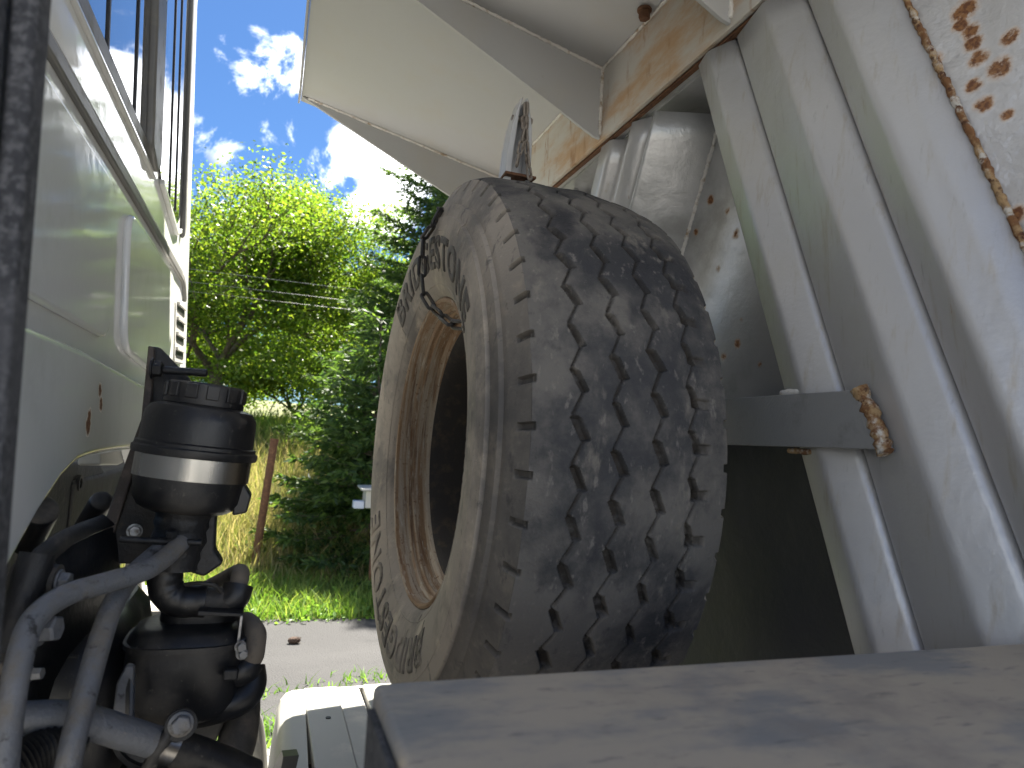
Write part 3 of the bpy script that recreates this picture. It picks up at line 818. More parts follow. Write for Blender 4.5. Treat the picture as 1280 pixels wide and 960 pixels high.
def gusset(y, xe, zb, tip):
    """tapered plate standing under the canopy"""
    g = MB().prism([(0.784, y, can_z(0.784) - 0.002), (0.784, y, zb), (0.765, y, zb + 0.004), (tip, y, can_z(tip) - 0.006), (tip, y, can_z(tip) - 0.002)], (0, 0.010, 0)).build('gusset', M['canopy'], body, bevel=0.0015)
    for yy in (y - 0.001,):
        weld(body, [(tip + 0.02, yy, can_z(tip + 0.02) - 0.002), (0.78, yy, can_z(0.78) - 0.004)], 0.0045)
        weld(body, [(0.782, yy, can_z(0.784)), (0.782, yy, zb + 0.01)], 0.005)
    return g


for y in (0.50, 1.06, 1.62):
    gusset(y, 0.784, 2.438, 0.06)
gusset(2.49, 0.784, 2.44, 0.017)
weld(body, [(0.782, 0.1, can_z(0.782) - 0.004), (0.782, 1.05, can_z(0.782) - 0.004), (0.782, 1.62, can_z(0.782) - 0.004)], 0.004)
weld(body, [(0.782, 1.64, can_z(0.782) - 0.004), (0.782, 2.48, can_z(0.782) - 0.004)], 0.004)
bp = Vector((0.76, 1.36, can_z(0.76)))
hexbolt(body, 'bolt', bp, (0, 0, -1), 0.014, 0.026, M['rust'])
# support bar for the spare wheel
bar = MB().prism([(0.7680, 0.7313, 1.7006), (0.7680, 0.6859, 1.6183), (0.768, 2.2, 1.617), (0.768, 2.2, 1.702)], (0.018, 0, 0)).build('support_bar', M['bar'], body, bevel=0.002)
e0, e1 = Vector((0.7750, 0.7366, 1.7037)), Vector((0.7750, 0.6909, 1.6142))
weld(body, [e0, e0.lerp(e1, 0.5) + Vector((0, -0.004, 0)), e1], 0.0105, M['bad_weld'])
weld(body, [(0.788, 0.905, 1.706), (0.792, 0.862, 1.706), (0.80, 0.845, 1.704)], 0.006)
weld(body, [(0.788, 0.885, 1.612), (0.795, 0.84, 1.612)], 0.005, M['bad_weld'])

# ------------------------------------------------------------------ spare wheel
WC = Vector((0.4525, 1.3240, 1.5768))
wy_, wt_ = R(-0.97), R(-0.95)
AX = Vector((math.cos(wy_) * math.cos(wt_), -math.sin(wy_) * math.cos(wt_), math.sin(wt_)))
WU = Vector((0, 0, 1)).cross(AX).normalized()
WV = AX.cross(WU)


def wpt(off, r, t):
    """t: angle from the top towards the near side"""
    return WC + AX * off + (WV * math.cos(t) - WU * math.sin(t)) * r


wheel = thing('spare_wheel', 'worn dusty spare wheel with rusty rim hung in front of the grey tipper body', 'spare wheel', WC)


def side_profile():
    return [(0.290, 0.148), (0.300, 0.158), (0.306, 0.166), (0.318, 0.173), (0.340, 0.1815), (0.365, 0.188), (0.390, 0.1925), (0.415, 0.1935), (0.433, 0.1915),
            (0.4465, 0.1890), (0.4485, 0.1828), (0.458, 0.1812), (0.4690, 0.1780), (0.4712, 0.1712), (0.480, 0.1695)] + \
           [(0.480 + 0.0385 * i / 14, 0.1695 - 0.0185 * i / 14) for i in range(1, 15)]


def side_off(r):
    p = side_profile()
    for (r0, o0), (r1, o1) in zip(p[:-1], p[1:]):
        if r0 <= r <= r1:
            return o0 + (o1 - o0) * (r - r0) / (r1 - r0)
    return p[-1][1]


def build_tyre():
    PIT = 52; NT = PIT * 34
    sp = side_profile(); ns = len(sp)
    nt = 164
    u = np.linspace(-0.1505, 0.1505, nt)
    r_t = 0.5185 + 0.0160 * (1 - np.abs(u / 0.1515) ** 2.8)
    r_all = np.concatenate([[p[0] for p in sp], r_t, [p[0] for p in sp[::-1]]])
    o_all = np.concatenate([[-p[1] for p in sp], u, [p[1] for p in sp[::-1]]])
    npf = len(r_all)
    t = np.linspace(0, 2 * np.pi, NT, endpoint=False)
    Rr = np.repeat(r_all[None], NT, 0); Oo = np.repeat(o_all[None], NT, 0)
    gro = np.zeros_like(Rr)
    ph = t * PIT / (2 * np.pi)
    sm = lambda x: np.clip(x, 0, 1) ** 2 * (3 - 2 * np.clip(x, 0, 1))
    tr = slice(ns, ns + nt)
    wob = np.sin(t * 3.1 + 1) * 0.5 + np.sin(t * 7 + 2) * 0.3
    for gi, (ug, sh) in enumerate(((-0.0885, 0.0), (-0.0300, 0.35), (0.0290, 0.62), (0.0880, 0.9))):
        f = (ph + sh) % 1.0
        tri = np.where(f < 0.5, f * 4 - 1, 3 - f * 4)
        # the long leg opens into a pocket, the short one is a worn crack
        pocket = sm((f - 0.03) / 0.06) * sm((0.56 - f) / 0.05)
        pr = np.random.default_rng(40 + gi)
        cell = np.floor(ph + sh).astype(int) % PIT
        wv = pr.uniform(0.75, 1.15, PIT)[cell]; crack = pr.uniform(0.0014, 0.0032, PIT)[cell]
        uc = ug + 0.0078 * tri + 0.0012 * wob
        hw = crack * 0.8 + (0.0048 * wv) * pocket
        dep = 0.0050 + 0.0055 * pocket
        ad = np.abs(u[None] - uc[:, None])
        k = sm((hw[:, None] + 0.0011 - ad) / 0.0022)
        Rr[:, tr] -= dep[:, None] * k
        gro[:, tr] = np.maximum(gro[:, tr], k)
        if gi == 3:     # far groove: extra side pockets
            e = sm((f - 0.30) / 0.04) * sm((0.56 - f) / 0.04)
            k2 = e[:, None] * sm((0.020 - np.abs(u[None] - (ug + 0.013))) / 0.004 * 0.5)
            Rr[:, tr] -= 0.006 * k2; gro[:, tr] = np.maximum(gro[:, tr], k2 * 0.7)
    # shoulder slots
    for side in (0, 1):
        f = (ph + 0.2 + 0.4 * side) % 1.0
        s = sm((0.092 - np.abs(f - 0.5)) / 0.03)
        rr = r_all[:ns]
        zone = sm((rr - 0.4965) / 0.003)
        idx = np.arange(ns) if side == 0 else npf - 1 - np.arange(ns)
        dsp = s[:, None] * zone[None]
        Rr[:, idx] -= 0.0075 * dsp
        Oo[:, idx] += (1 if side == 0 else -1) * 0.0085 * dsp
        gro[:, idx] = np.maximum(gro[:, idx], dsp * (0.9 if side == 0 else 0.3))
        ti = np.arange(ns, ns + nt)
        edge = sm((0.0060 - (u + 0.1505 if side == 0 else 0.1505 - u)) / 0.0035)
        Rr[:, ti] -= 0.0075 * s[:, None] * edge[None]
        Oo[:, ti] += (1 if side == 0 else -1) * 0.004 * s[:, None] * edge[None]
        gro[:, ti] = np.maximum(gro[:, ti], s[:, None] * edge[None] * 0.5)
    # the near, lower shoulder band is coloured darker
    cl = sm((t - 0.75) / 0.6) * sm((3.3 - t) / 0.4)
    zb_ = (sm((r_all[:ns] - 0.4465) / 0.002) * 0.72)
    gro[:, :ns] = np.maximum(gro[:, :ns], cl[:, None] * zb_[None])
    # uneven wear
    Rr[:, tr] += 0.0016 * (np.sin(t * 5)[:, None] * np.sin(u * 40)[None]) + 0.0010 * np.sin(t[:, None] * 13 + u[None] * 70)
    ct, st = np.cos(t)[:, None], np.sin(t)[:, None]
    wv_, wu_, ax_, wc_ = (np.array(q) for q in (WV, WU, AX, WC))
    V = wc_ + Oo[..., None] * ax_ + Rr[..., None] * (ct[..., None] * wv_ - st[..., None] * wu_)
    i = np.arange(NT)[:, None]; j = np.arange(npf - 1)[None]
    i2 = (i + 1) % NT
    q = np.stack([i * npf + j, i * npf + j + 1, i2 * npf + j + 1, i2 * npf + j], -1).reshape(-1, 4)
    me = raw_mesh('tyre', V.reshape(-1, 3), q)
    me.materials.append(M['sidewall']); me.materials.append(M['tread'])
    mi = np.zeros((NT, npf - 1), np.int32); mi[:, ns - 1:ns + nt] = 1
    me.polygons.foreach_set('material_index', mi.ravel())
    me.polygons.foreach_set('use_smooth', np.ones(len(q), bool))
    # crisp shoulder corner
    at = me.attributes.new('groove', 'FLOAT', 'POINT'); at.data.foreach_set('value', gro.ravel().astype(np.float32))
    me.set_sharp_from_angle(angle=R(48))
    o = link('tyre', me, None, wheel)
    o['label'] = 'worn tyre with zigzag grooves, notched shoulder and tan dusty sidewall'
    return o


tyre = build_tyre()


def ring_text(txt, t_mid, span, r0, r1, proud, weight, name, parent, material='letters'):
    """lettering laid round the sidewall, tops outwards"""
    cu = bpy.data.curves.new(name, 'FONT'); cu.body = txt; cu.size = 1.0; cu.offset = weight; cu.align_x = 'LEFT'; cu.space_character = 1.12; cu.resolution_u = 3
    tmp = bpy.data.objects.new(name, cu); C.objects.link(tmp)
    dg = bpy.context.evaluated_depsgraph_get()
    me = bpy.data.meshes.new_from_object(tmp.evaluated_get(dg))
    bpy.data.objects.remove(tmp)
    bm = bmesh.new(); bm.from_mesh(me)
    bmesh.ops.triangulate(bm, faces=bm.faces)
    for _ in range(2):
        ed = [e for e in bm.edges if abs(e.verts[0].co.x - e.verts[1].co.x) > 0.12 or abs(e.verts[0].co.y - e.verts[1].co.y) > 0.22]
        bmesh.ops.subdivide_edges(bm, edges=ed, cuts=1)
    bmesh.ops.triangulate(bm, faces=bm.faces)
    r = bmesh.ops.extrude_face_region(bm, geom=bm.faces[:])
    top = {v for v in r['geom'] if isinstance(v, bmesh.types.BMVert)}
    xs = [v.co.x for v in bm.verts]; ys = [v.co.y for v in bm.verts]
    x0, x1, y0, y1 = min(xs), max(xs), min(ys), max(ys)
    for v in bm.verts:
        t = t_mid + span * ((v.co.x - x0) / (x1 - x0) - 0.5)
        r_ = r0 + (r1 - r0) * (v.co.y - y0) / (y1 - y0)
        v.co = wpt(-(side_off(r_) + (proud if v in top else -0.002)), r_, t)
    bmesh.ops.recalc_face_normals(bm, faces=bm.faces)
    bm.to_mesh(me); bm.free()
    me.materials.clear()
    o = link(name, me, M[material], parent)
    return o


ring_text('BRIDGESTONE', R(9), R(97), 0.349, 0.411, 0.0018, 0.034, 'lettering', wheel, 'crisp_letters')
ring_text('BRIDGESTONE', R(195), R(97), 0.347, 0.407, 0.0018, 0.030, 'lettering', wheel)
ring_text('385/65R22.5', R(103), R(40), 0.331, 0.345, 0.0009, 0.004, 'size_lettering', wheel)
# moulded rings and fine radial flash lines on the sidewall
for r_, w in ((0.322, 0.0016), (0.4205, 0.0012)):
    MB().tube([wpt(-side_off(r_) + 0.0004, r_, 2 * math.pi * i / 160) for i in range(161)], w, n=5, smooth=0, cap=False).build('moulded_ring', M['sidewall'], wheel, smooth=80)
for a, ra, rb in ((38, .405, .432), (14, .345, .35), (44, .333, .345), (62, .318, .338), (82, .312, .330), (91, .31, .44), (118, .312, .33), (128, .31, .33), (150, .33, .36), (170, .335, .35), (-40, .33, .35), (33, .43, .46), (160, .31, .325)):
    q = [wpt(-side_off(ra + (rb - ra) * k / 4) - 0.0002, ra + (rb - ra) * k / 4, R(a)) for k in range(5)]
    MB().tube(q, 0.0008, n=5, smooth=0).build('vent_mark', M['letters'], wheel, smooth=60)

# rim
rim_prof = [(0.3035, -0.1440), (0.3010, -0.1500), (0.3000, -0.1560), (0.2985, -0.1602), (0.2940, -0.1622), (0.2905, -0.1605), (0.2880, -0.1540), (0.2870, -0.1440), (0.2862, -0.1340), (0.2825, -0.1318), (0.2795, -0.1305),
            (0.2790, -0.1225), (0.2750, -0.1200), (0.2742, -0.1120), (0.2730, -0.0980), (0.2660, -0.0945), (0.2635, -0.0910), (0.2625, -0.0860)]
rr = MB().lathe(rim_prof + [(0.2700, -0.0850), (0.2790, -0.0960), (0.2900, -0.1250), (0.2980, -0.1420)], WC, AX, 160, closed=True).build('rim', M['rim'], wheel, smooth=32)
MB().lathe([(0.2620, -0.0860), (0.2520, -0.0720), (0.2520, 0.0900), (0.2640, 0.1050), (0.2760, 0.1120), (0.2860, 0.1400), (0.2940, 0.1580), (0.3000, 0.1560), (0.3010, 0.1440), (0.2920, 0.1400), (0.2820, 0.1080), (0.2680, 0.0940), (0.2600, 0.0800), (0.2600, -0.0660), (0.2690, -0.0840)], WC, AX, 120, closed=True).build('rim_barrel', M['barrel'], wheel, smooth=40)
rr['label'] = 'rust streaked steel wheel rim'
disc = MB().lathe([(0.2515, 0.060), (0.235, 0.076), (0.205, 0.086), (0.190, 0.086), (0.142, 0.086), (0.1405, 0.092), (0.1405, 0.100), (0.190, 0.100), (0.240, 0.092), (0.2515, 0.078)], WC, AX, 96, closed=True).build('wheel_disc', M['barrel'], wheel, smooth=35)
for k in range(10):
    t = 2 * math.pi * k / 10
    MB().lathe([(0.0, 0.0), (0.0135, 0.0), (0.0135, 0.001), (0.0, 0.001)], wpt(0.0845, 0.1675, t), -AX, 14).build('bolt_hole', M['black_trim'], wheel)


# ------------------------------------------------------------------ chains
def link_mesh(L_, W, r):
    pts = []
    h = L_ / 2 - W / 2
    for k in range(9):
        a = -math.pi / 2 + math.pi * k / 8; pts.append(Vector((h + math.cos(a) * (W / 2 - r), math.sin(a) * (W / 2 - r), 0)))
    for k in range(9):
        a = math.pi / 2 + math.pi * k / 8; pts.append(Vector((-h + math.cos(a) * (W / 2 - r), math.sin(a) * (W / 2 - r), 0)))
    b = MB(); n = 8; m = len(pts); v, f = [], []
    for i in range(m):
        tng = (pts[(i + 1) % m] - pts[i - 1]).normalized(); nn = tng.cross(Vector((0, 0, 1)))
        for k in range(n):
            a = 2 * math.pi * k / n
            v.append(pts[i] + nn * math.cos(a) * r + Vector((0, 0, 1)) * math.sin(a) * r)
    for i in range(m):
        for k in range(n):
            f.append((i * n + k, i * n + (k + 1) % n, ((i + 1) % m) * n + (k + 1) % n, ((i + 1) % m) * n + k))
    b.add(v, f)
    me = bpy.data.meshes.new('link'); me.from_pydata(b.v, [], b.f); me.update()
    me.polygons.foreach_set('use_smooth', [True] * len(me.polygons))
    return me


def chain(parent, pts, L_, W, r, material, roll=0.6):
    me = link_mesh(L_, W, r); me.materials.append(material)
    pts = [Vector(p) for p in pts]
    # walk along the line in steps of a link's inner length
    step = L_ - 2.3 * r
    q = [pts[0]]; i = 0; cur = pts[0].copy()
    for target in pts[1:]:
        while (target - cur).length >= step:
            cur = cur + (target - cur).normalized() * step
            q.append(cur.copy())
    for k, (a, b_) in enumerate(zip(q[:-1], q[1:])):
        o = bpy.data.objects.new('link', me); C.objects.link(o)
        d = (b_ - a).normalized()
        side = d.orthogonal().normalized()
        ref = Vector((0.3, -0.9, 0.2)); s = (ref - d * ref.dot(d)).normalized()
        s = (Matrix.Rotation(roll + (math.pi / 2 if k % 2 else 0) + random.uniform(-.2, .2), 3, d) @ s)
        z = d.cross(s)
        mw = Matrix((d, s, z)).transposed().to_4x4(); mw.translation = (a + b_) / 2
        o.parent = parent
        o.matrix_parent_inverse = Matrix.Translation(-Vector(parent.location))
        o.matrix_basis = mw


ch1 = thing('chain', 'dark steel chain hanging over the sidewall and into the rim of the spare wheel', 'chain', (0.25, 1.25, 1.9))
chain(ch1, [(0.44, 1.52, 2.125), (0.36, 1.50, 2.115), (0.300, 1.44, 2.085), (0.2750, 1.2493, 2.0376), (0.2580, 1.2391, 1.9989), (0.2500, 1.2897, 1.9818), (0.2460, 1.2516, 1.9199), (0.2460, 1.2387, 1.8789), (0.2480, 1.2074, 1.8374), (0.2680, 1.1720, 1.8120), (0.2850, 1.0923, 1.7826), (0.33, 0.93, 1.765)], 0.052, 0.019, 0.0034, M['chain'])
# lug that carries the wheel: a slim rounded channel on top of the tyre with a chain through its eye
lb = Vector((0.4576, 1.3600, 2.1676))
lt_ = Vector((0.4622, 1.3600, 2.3464))
lug = thing('hanger_bracket', 'pale slim upright hanger bracket with a chain, on top of the spare wheel', 'bracket', lb)
H_ = lt_.z - lb.z
prof = [(-0.033, -0.03), (-0.032, 0.0), (-0.030, 0.06), (-0.024, 0.11), (-0.016, 0.145), (-0.010, H_ - 0.012), (-0.005, H_), (0.005, H_), (0.011, H_ - 0.012), (0.015, 0.145), (0.022, 0.11), (0.025, 0.06), (0.026, 0.0), (0.026, -0.03)]
inn = [(0.008, -0.03), (0.010, 0.06), (0.007, 0.12), (0.006, H_ - 0.02), (0.0, H_ - 0.010), (-0.005, H_ - 0.02), (-0.008, 0.12), (-0.011, 0.06), (-0.010, -0.03)]
ang = 0.07


def lp(x, z, y): return (lb.x + x + z * ang * 0.3, lb.y + y, lb.z + z)


MB().prism([lp(x, z, 0.004) for x, z in prof], (0, 0.012, 0)).build('back_plate', M['silver'], lug, bevel=0.003, seg=3)
lft = [p for p in prof if p[0] < 0] + [(-0.004, H_ - 0.006)]
MB().prism([lp(x, z, -0.03) for x, z in prof[:7]] + [lp(x, z, -0.03) for x, z in ((-0.005, H_ - 0.014), (-0.009, H_ - 0.03), (-0.012, 0.11), (-0.016, 0.06), (-0.018, -0.03))], (0, 0.034, 0)).build('cheek', M['canopy'], lug, bevel=0.003, seg=3)
MB().prism([lp(x, z, -0.03) for x, z in prof[7:]] + [lp(x, z, -0.03) for x, z in ((0.016, -0.03), (0.014, 0.06), (0.011, 0.11), (0.009, H_ - 0.03), (0.005, H_ - 0.014))], (0, 0.034, 0)).build('cheek', M['canopy'], lug, bevel=0.003, seg=3)
MB().prism([lp(-0.036, -0.006, -0.045), lp(0.034, -0.006, -0.045), lp(0.030, -0.006, 0.02), lp(-0.032, -0.006, 0.02)], (0, 0, 0.006)).build('foot_plate', M['rust'], lug, bevel=0.001)
MB().lathe([(0.0, -0.020), (0.0065, -0.020), (0.0065, 0.022), (0.0, 0.022)], lp(0.0, H_ - 0.045, -0.012), (1, 0, 0), 12).build('pin', M['dusty_chain'], lug, smooth=40)
hexbolt(lug, 'pin_head', Vector(lp(0.017, H_ - 0.045, -0.012)), (1, 0, 0), 0.008, 0.009, M['dusty_chain'], False)
ch2 = thing('chain', 'pale dusty chain doubled through the eye of the hanger bracket', 'chain', lb + Vector((0, -0.04, 0)))
chain(ch2, [lp(-0.002, H_ - 0.02, -0.034), lp(0.000, H_ * 0.55, -0.040), lp(-0.010, 0.03, -0.046), lp(-0.018, -0.012, -0.05)], 0.036, 0.014, 0.0028, M['dusty_chain'])
chain(ch2, [lp(0.004, H_ - 0.015, -0.030), lp(0.006, H_ * 0.5, -0.034), lp(0.012, 0.025, -0.042), lp(0.018, -0.012, -0.05)], 0.036, 0.014, 0.0028, M['dusty_chain'], 0.2)

# ------------------------------------------------------------------ beam in the foreground
bt = thing('steel_beam', 'wide smudged dark grey steel beam across the bottom right foreground', 'beam', (0.6, 0.38, 1.2))
zb = 1.426
MB().prism([(0.083, 0.50, zb), (0.090, -0.12, zb - 0.026), (2.6, -0.12, zb - 0.030), (2.6, 0.50, zb - 0.006)], (0, 0, -0.30)).build('box_section', M['beam'], bt, bevel=0.006, seg=4)
MB().box(0.0785, 0.0835, 0.245, 0.485, 1.13, zb - 0.012).build('end_plate', M['post'], bt, bevel=0.001)

# dark upright close to the camera
up = thing('steel_upright', 'dark dusty channel shaped upright at the left edge close by', 'upright', (-0.16, 0.45, 1.0))


MB().prism([(-0.1531, 0.4500, 1.8690), (-0.1399, 0.4500, 1.8731), (-0.1238, 0.4500, 1.3864), (-0.1357, 0.4500, 1.3879)], (0, -0.025, 0)).build('edge_flange', M['post'], up, bevel=0.004, seg=3)
MB().prism([(-0.1924, 0.4400, 1.8499), (-0.1550, 0.4400, 1.8615), (-0.1351, 0.4400, 1.3929), (-0.1776, 0.4400, 1.3982)], (0, -0.025, 0)).build('web', M['post'], up, bevel=0.004, seg=3)
MB().prism([(-0.1643, 0.4620, 1.8740), (-0.1556, 0.4620, 1.8767), (-0.1375, 0.4620, 1.3820), (-0.1454, 0.4620, 1.3830)], (0, -0.02, 0)).build('groove', M['black_trim'], up)

# ------------------------------------------------------------------ cab
cab = thing('truck_cab', 'white truck cab with glossy rear wall, corner windows and vent grille', 'truck cab', (-1.2, 1.3, 1.5))
CN = Vector((1, 0, 0.058)).normalized()


def cpt(y, z, o=0.0):
    return Vector((-0.1765 - 0.058 * z, y, z)) + CN * o


EDGE = 2.50
arch = [(0.25, 1.30), (0.80, 1.40), (0.93, 1.475), (1.017, 1.516), (1.095, 1.536), (1.203, 1.544), (1.394, 1.547), (1.60, 1.545), (1.66, 1.505), (1.70, 1.47), (EDGE, 1.45)]
outl = [cpt(y, z) for y, z in arch] + [cpt(EDGE, 3.05), cpt(0.25, 3.05)]
MB().prism(outl, -CN * 0.02).build('rear_wall', M['cab'], cab, smooth=30)
# rounded far corner and side
rows = []
for j in range(13):
    z = 1.45 + 1.6 * j / 12
    tum = 0.03 * max(0, (z - 2.0)) ** 1.5
    row = []
    for k in range(9):
        a = R(90) * k / 8
        row.append(cpt(EDGE - tum + 0.05 * math.sin(a), z) + Vector((-0.05 * (1 - math.cos(a)), 0, 0)))
    row.append(cpt(EDGE + 0.05 - tum, z) + Vector((-1.6, 0, 0)))
    rows.append(row)
MB().grid(rows).build('corner_panel', M['cab'], cab, smooth=60)
MB().prism([cpt(0.25, 3.05), cpt(EDGE, 3.05), cpt(EDGE, 3.05) + Vector((-1.6, 0, 0)), cpt(0.25, 3.05) + Vector((-1.6, 0, 0))], (0, 0, 0.03)).build('roof', M['cab'], cab)
MB().box(-1.95, -0.31, 0.25, 0.28, 1.35, 3.05).build('side_panel', M['cab'], cab)
MB().box(-1.95, -0.42, 0.3, 2.4, 1.44, 1.5).build('cab_floor', M['black_steel'], cab)
MB().box(-0.70, -0.34, 1.50, 2.42, 1.22, 1.485).build('sill_beam', M['black_steel'], cab, bevel=0.01)


def slab(poly_yz, o0, o1, name, material, bevel=0.0, seg=3, parent=cab):
    return MB().prism([cpt(y, z, o0) for y, z in poly_yz], CN * (o1 - o0)).build(name, material, parent, bevel=bevel, seg=seg)


def rounded(poly, r, n=5):
    P = [Vector((a, b, 0)) for a, b in poly]; out = []
    for i in range(len(P)):
        a, b, c = P[i - 1], P[i], P[(i + 1) % len(P)]
        r1 = min(r, (a - b).length * 0.45, (c - b).length * 0.45)
        p0 = b + (a - b).normalized() * r1; p2 = b + (c - b).normalized() * r1
        for k in range(n):
            t = k / (n - 1); q = p0 * (1 - t) ** 2 + b * 2 * t * (1 - t) + p2 * t * t
            out.append((q.x, q.y))
    return out


# lower bulge with its bright ridge, pressed panels, trim
slab([(0.25, 1.32), (0.80, 1.42), (0.93, 1.485), (1.017, 1.520), (1.095, 1.540), (1.203, 1.548), (1.394, 1.551), (1.62, 1.549), (1.80, 1.55), (1.93, 1.60), (1.90, 1.655), (1.82, 1.672), (1.10, 1.698), (0.25, 1.70)], -0.004, 0.020, 'lower_bulge', M['cab'], 0.016, 5)
slab(rounded([(0.62, 1.735), (1.305, 1.735), (1.315, 2.005), (0.62, 2.005)], 0.05), -0.003, 0.012, 'pressed_panel', M['cab'], 0.008, 4)
slab(rounded([(1.44, 1.735), (2.02, 1.70), (2.10, 1.78), (2.08, 2.01), (1.44, 2.005)], 0.06), -0.003, 0.012, 'pressed_panel', M['cab'], 0.008, 4)
slab([(0.25, 2.040), (2.30, 2.040), (2.34, 2.03), (2.38, 1.99), (2.385, 2.01), (2.35, 2.05), (2.30, 2.062), (0.25, 2.066)], -0.002, 0.010, 'trim_strip', M['gasket'], 0.004, 2)
slab([(0.25, 2.072), (2.30, 2.068), (2.30, 2.074), (0.25, 2.079)], -0.002, 0.006, 'trim_bead', M['cab'], 0.002, 2)
# rear window: glass, sill, pillar
win = slab([(0.25, 2.205), (1.62, 2.205), (1.62, 3.0), (0.25, 3.0)], -0.004, 0.003, 'window', M['glass'])
slab([(0.25, 2.176), (1.72, 2.176), (1.70, 2.210), (0.25, 2.214)], -0.002, 0.006, 'window_sill', M['gasket'], 0.004, 3, win)
slab([(0.25, 2.167), (1.735, 2.163), (1.73, 2.176), (0.25, 2.1755)], -0.002, 0.008, 'window_bead', M['cab'], 0.004, 3, win)
slab(rounded([(1.618, 2.20), (1.70, 2.165), (1.742, 2.20), (1.742, 3.0), (1.618, 3.0)], 0.02), -0.002, 0.018, 'pillar', M['gasket'], 0.008, 4)
for y in (1.235, 1.475):
    slab([(y, 2.21), (y + 0.010, 2.21), (y + 0.010, 3.0), (y, 3.0)], 0.002, 0.006, 'divider', M['black_trim'], 0.001, 2, win)
cw = slab(rounded([(1.80, 2.20), (2.12, 2.155), (2.26, 2.26), (2.26, 3.0), (1.80, 3.0)], 0.07), -0.004, 0.004, 'corner_window', M['glass'])
for y in (1.97, 2.09):
    slab([(y, 2.20), (y + 0.007, 2.20), (y + 0.007, 3.0), (y, 3.0)], 0.002, 0.007, 'divider', M['black_trim'], 0.001, 2, cw)
slab([(2.245, 2.16), (2.285, 2.20), (2.305, 3.0), (2.27, 3.0)], -0.002, 0.014, 'corner_pillar', M['gasket'], 0.008, 4)
slab([(1.83, 2.185), (2.12, 2.138), (2.20, 2.165), (2.20, 2.18), (2.12, 2.153), (1.83, 2.20)], 0.0, 0.012, 'corner_bead', M['cab'], 0.003, 3)
# vent grille
vg = slab(rounded([(2.135, 1.775), (2.36, 1.79), (2.345, 1.985), (2.125, 1.955)], 0.02), -0.002, 0.010, 'vent_grille', M['white'], 0.004, 3)
for i in range(4):
    z = 1.795 + 0.044 * i
    slab([(2.16, z), (2.325, z + 0.008), (2.32, z + 0.036), (2.155, z + 0.026)], 0.009, 0.0115, 'vent_slot', M['black_trim'], 0, 2, vg)
    slab([(2.155, z + 0.018), (2.322, z + 0.027), (2.32, z + 0.037), (2.153, z + 0.028)], 0.0095, 0.0165, 'louvre', M['white'], 0.001, 2, vg)
# cream lip at the arch and the dark liner under it with two rubber buffers
slab([(1.44, 1.520), (1.60, 1.512), (1.655, 1.515), (1.62, 1.544), (1.44, 1.542)], -0.06, -0.022, 'arch_lip', M['white'], 0.004)

lin = thing('wheel_arch_liner', 'black grimy plate under the white cab with two rubber buffers', 'liner', (-0.33, 1.2, 1.35))
MB().prism([(-0.3450, 1.1447, 1.4653), (-0.3450, 1.1997, 1.5118), (-0.3450, 1.3410, 1.5268), (-0.3450, 1.7209, 1.5102), (-0.3450, 1.8378, 1.4657), (-0.3450, 2.0274, 1.3250), (-0.3450, 1.4054, 1.3532), (-0.3450, 1.1903, 1.3232)], (-0.02, 0, 0)).build('plate', M['black_steel'], lin, bevel=0.008, seg=3)


def buffer_(p, r, h):
    ax = Vector((0.35, -0.75, 0.55)).normalized()
    b = MB().lathe([(r * 1.02, -0.06), (r, -0.02), (r, h * 0.5), (r * 0.93, h * 0.75), (r * 0.7, h * 0.93), (r * 0.35, h), (0.0, h)], p, ax, 28).build('rubber_buffer', M['black_plastic'], lin, smooth=60)
    MB().lathe([(r * 0.92, h * 0.77), (r * 0.71, h * 0.945), (r * 0.35, h * 1.015), (0.0, h * 1.015)], p, ax, 28).build('dusty_cap', M['hose'], b, smooth=60)


buffer_(Vector((-0.2676, 1.0200, 1.4727)), 0.021, 0.03)
buffer_(Vector((-0.2273, 1.1500, 1.4726)), 0.016, 0.03)
MB().lathe([(0.010, 0.0), (0.016, 0.0), (0.016, 0.006), (0.010, 0.006)], (-0.3430, 1.5404, 1.4763), (1, 0, 0), 20, closed=True).build('grommet', M['hose'], lin, smooth=40)

# ------------------------------------------------------------------ hydraulic reservoir on its bracket
rb = Vector((-0.0955, 1.0, 1.488))
ra = Vector((0.072, 0.0, 1.0)).normalized()
res = thing('fluid_reservoir', 'black plastic fluid reservoir with ribbed screw cap and bright steel band', 'reservoir', rb)


def RZ(z): return z - 1.488


MB().lathe([(0.0, 0.0), (0.050, 0.0), (0.060, 0.006), (0.066, 0.016), (0.0675, 0.03), (0.069, RZ(1.528)), (0.069, RZ(1.564)), (0.0, RZ(1.564))], rb, ra, 64).build('lower_bowl', M['black_plastic'], res, smooth=35)
MB().lathe([(0.0, RZ(1.560)), (0.0765, RZ(1.560)), (0.0775, RZ(1.563)), (0.0775, RZ(1.569)), (0.0745, RZ(1.571)), (0.0745, RZ(1.575)), (0.0705, RZ(1.577)), (0.0700, RZ(1.604)), (0.0685, RZ(1.615)), (0.063, RZ(1.623)), (0.055, RZ(1.626)), (0.049, RZ(1.627)), (0.0, RZ(1.627))], rb, ra, 64).build('upper_shell', M['black_plastic'], res, smooth=30)
sbm = MB().lathe([(0.0695, RZ(1.531)), (0.0712, RZ(1.531)), (0.0712, RZ(1.559)), (0.0695, RZ(1.559))], rb, ra, 64, closed=True).build('steel_band', M['steel_band'], res, smooth=30)
cap = MB()
cp_ = [(0.0, RZ(1.625)), (0.0475, RZ(1.625)), (0.0500, RZ(1.628)), (0.0500, RZ(1.634)), (0.0, RZ(1.634))]
cap.lathe(cp_, rb, ra, 64)
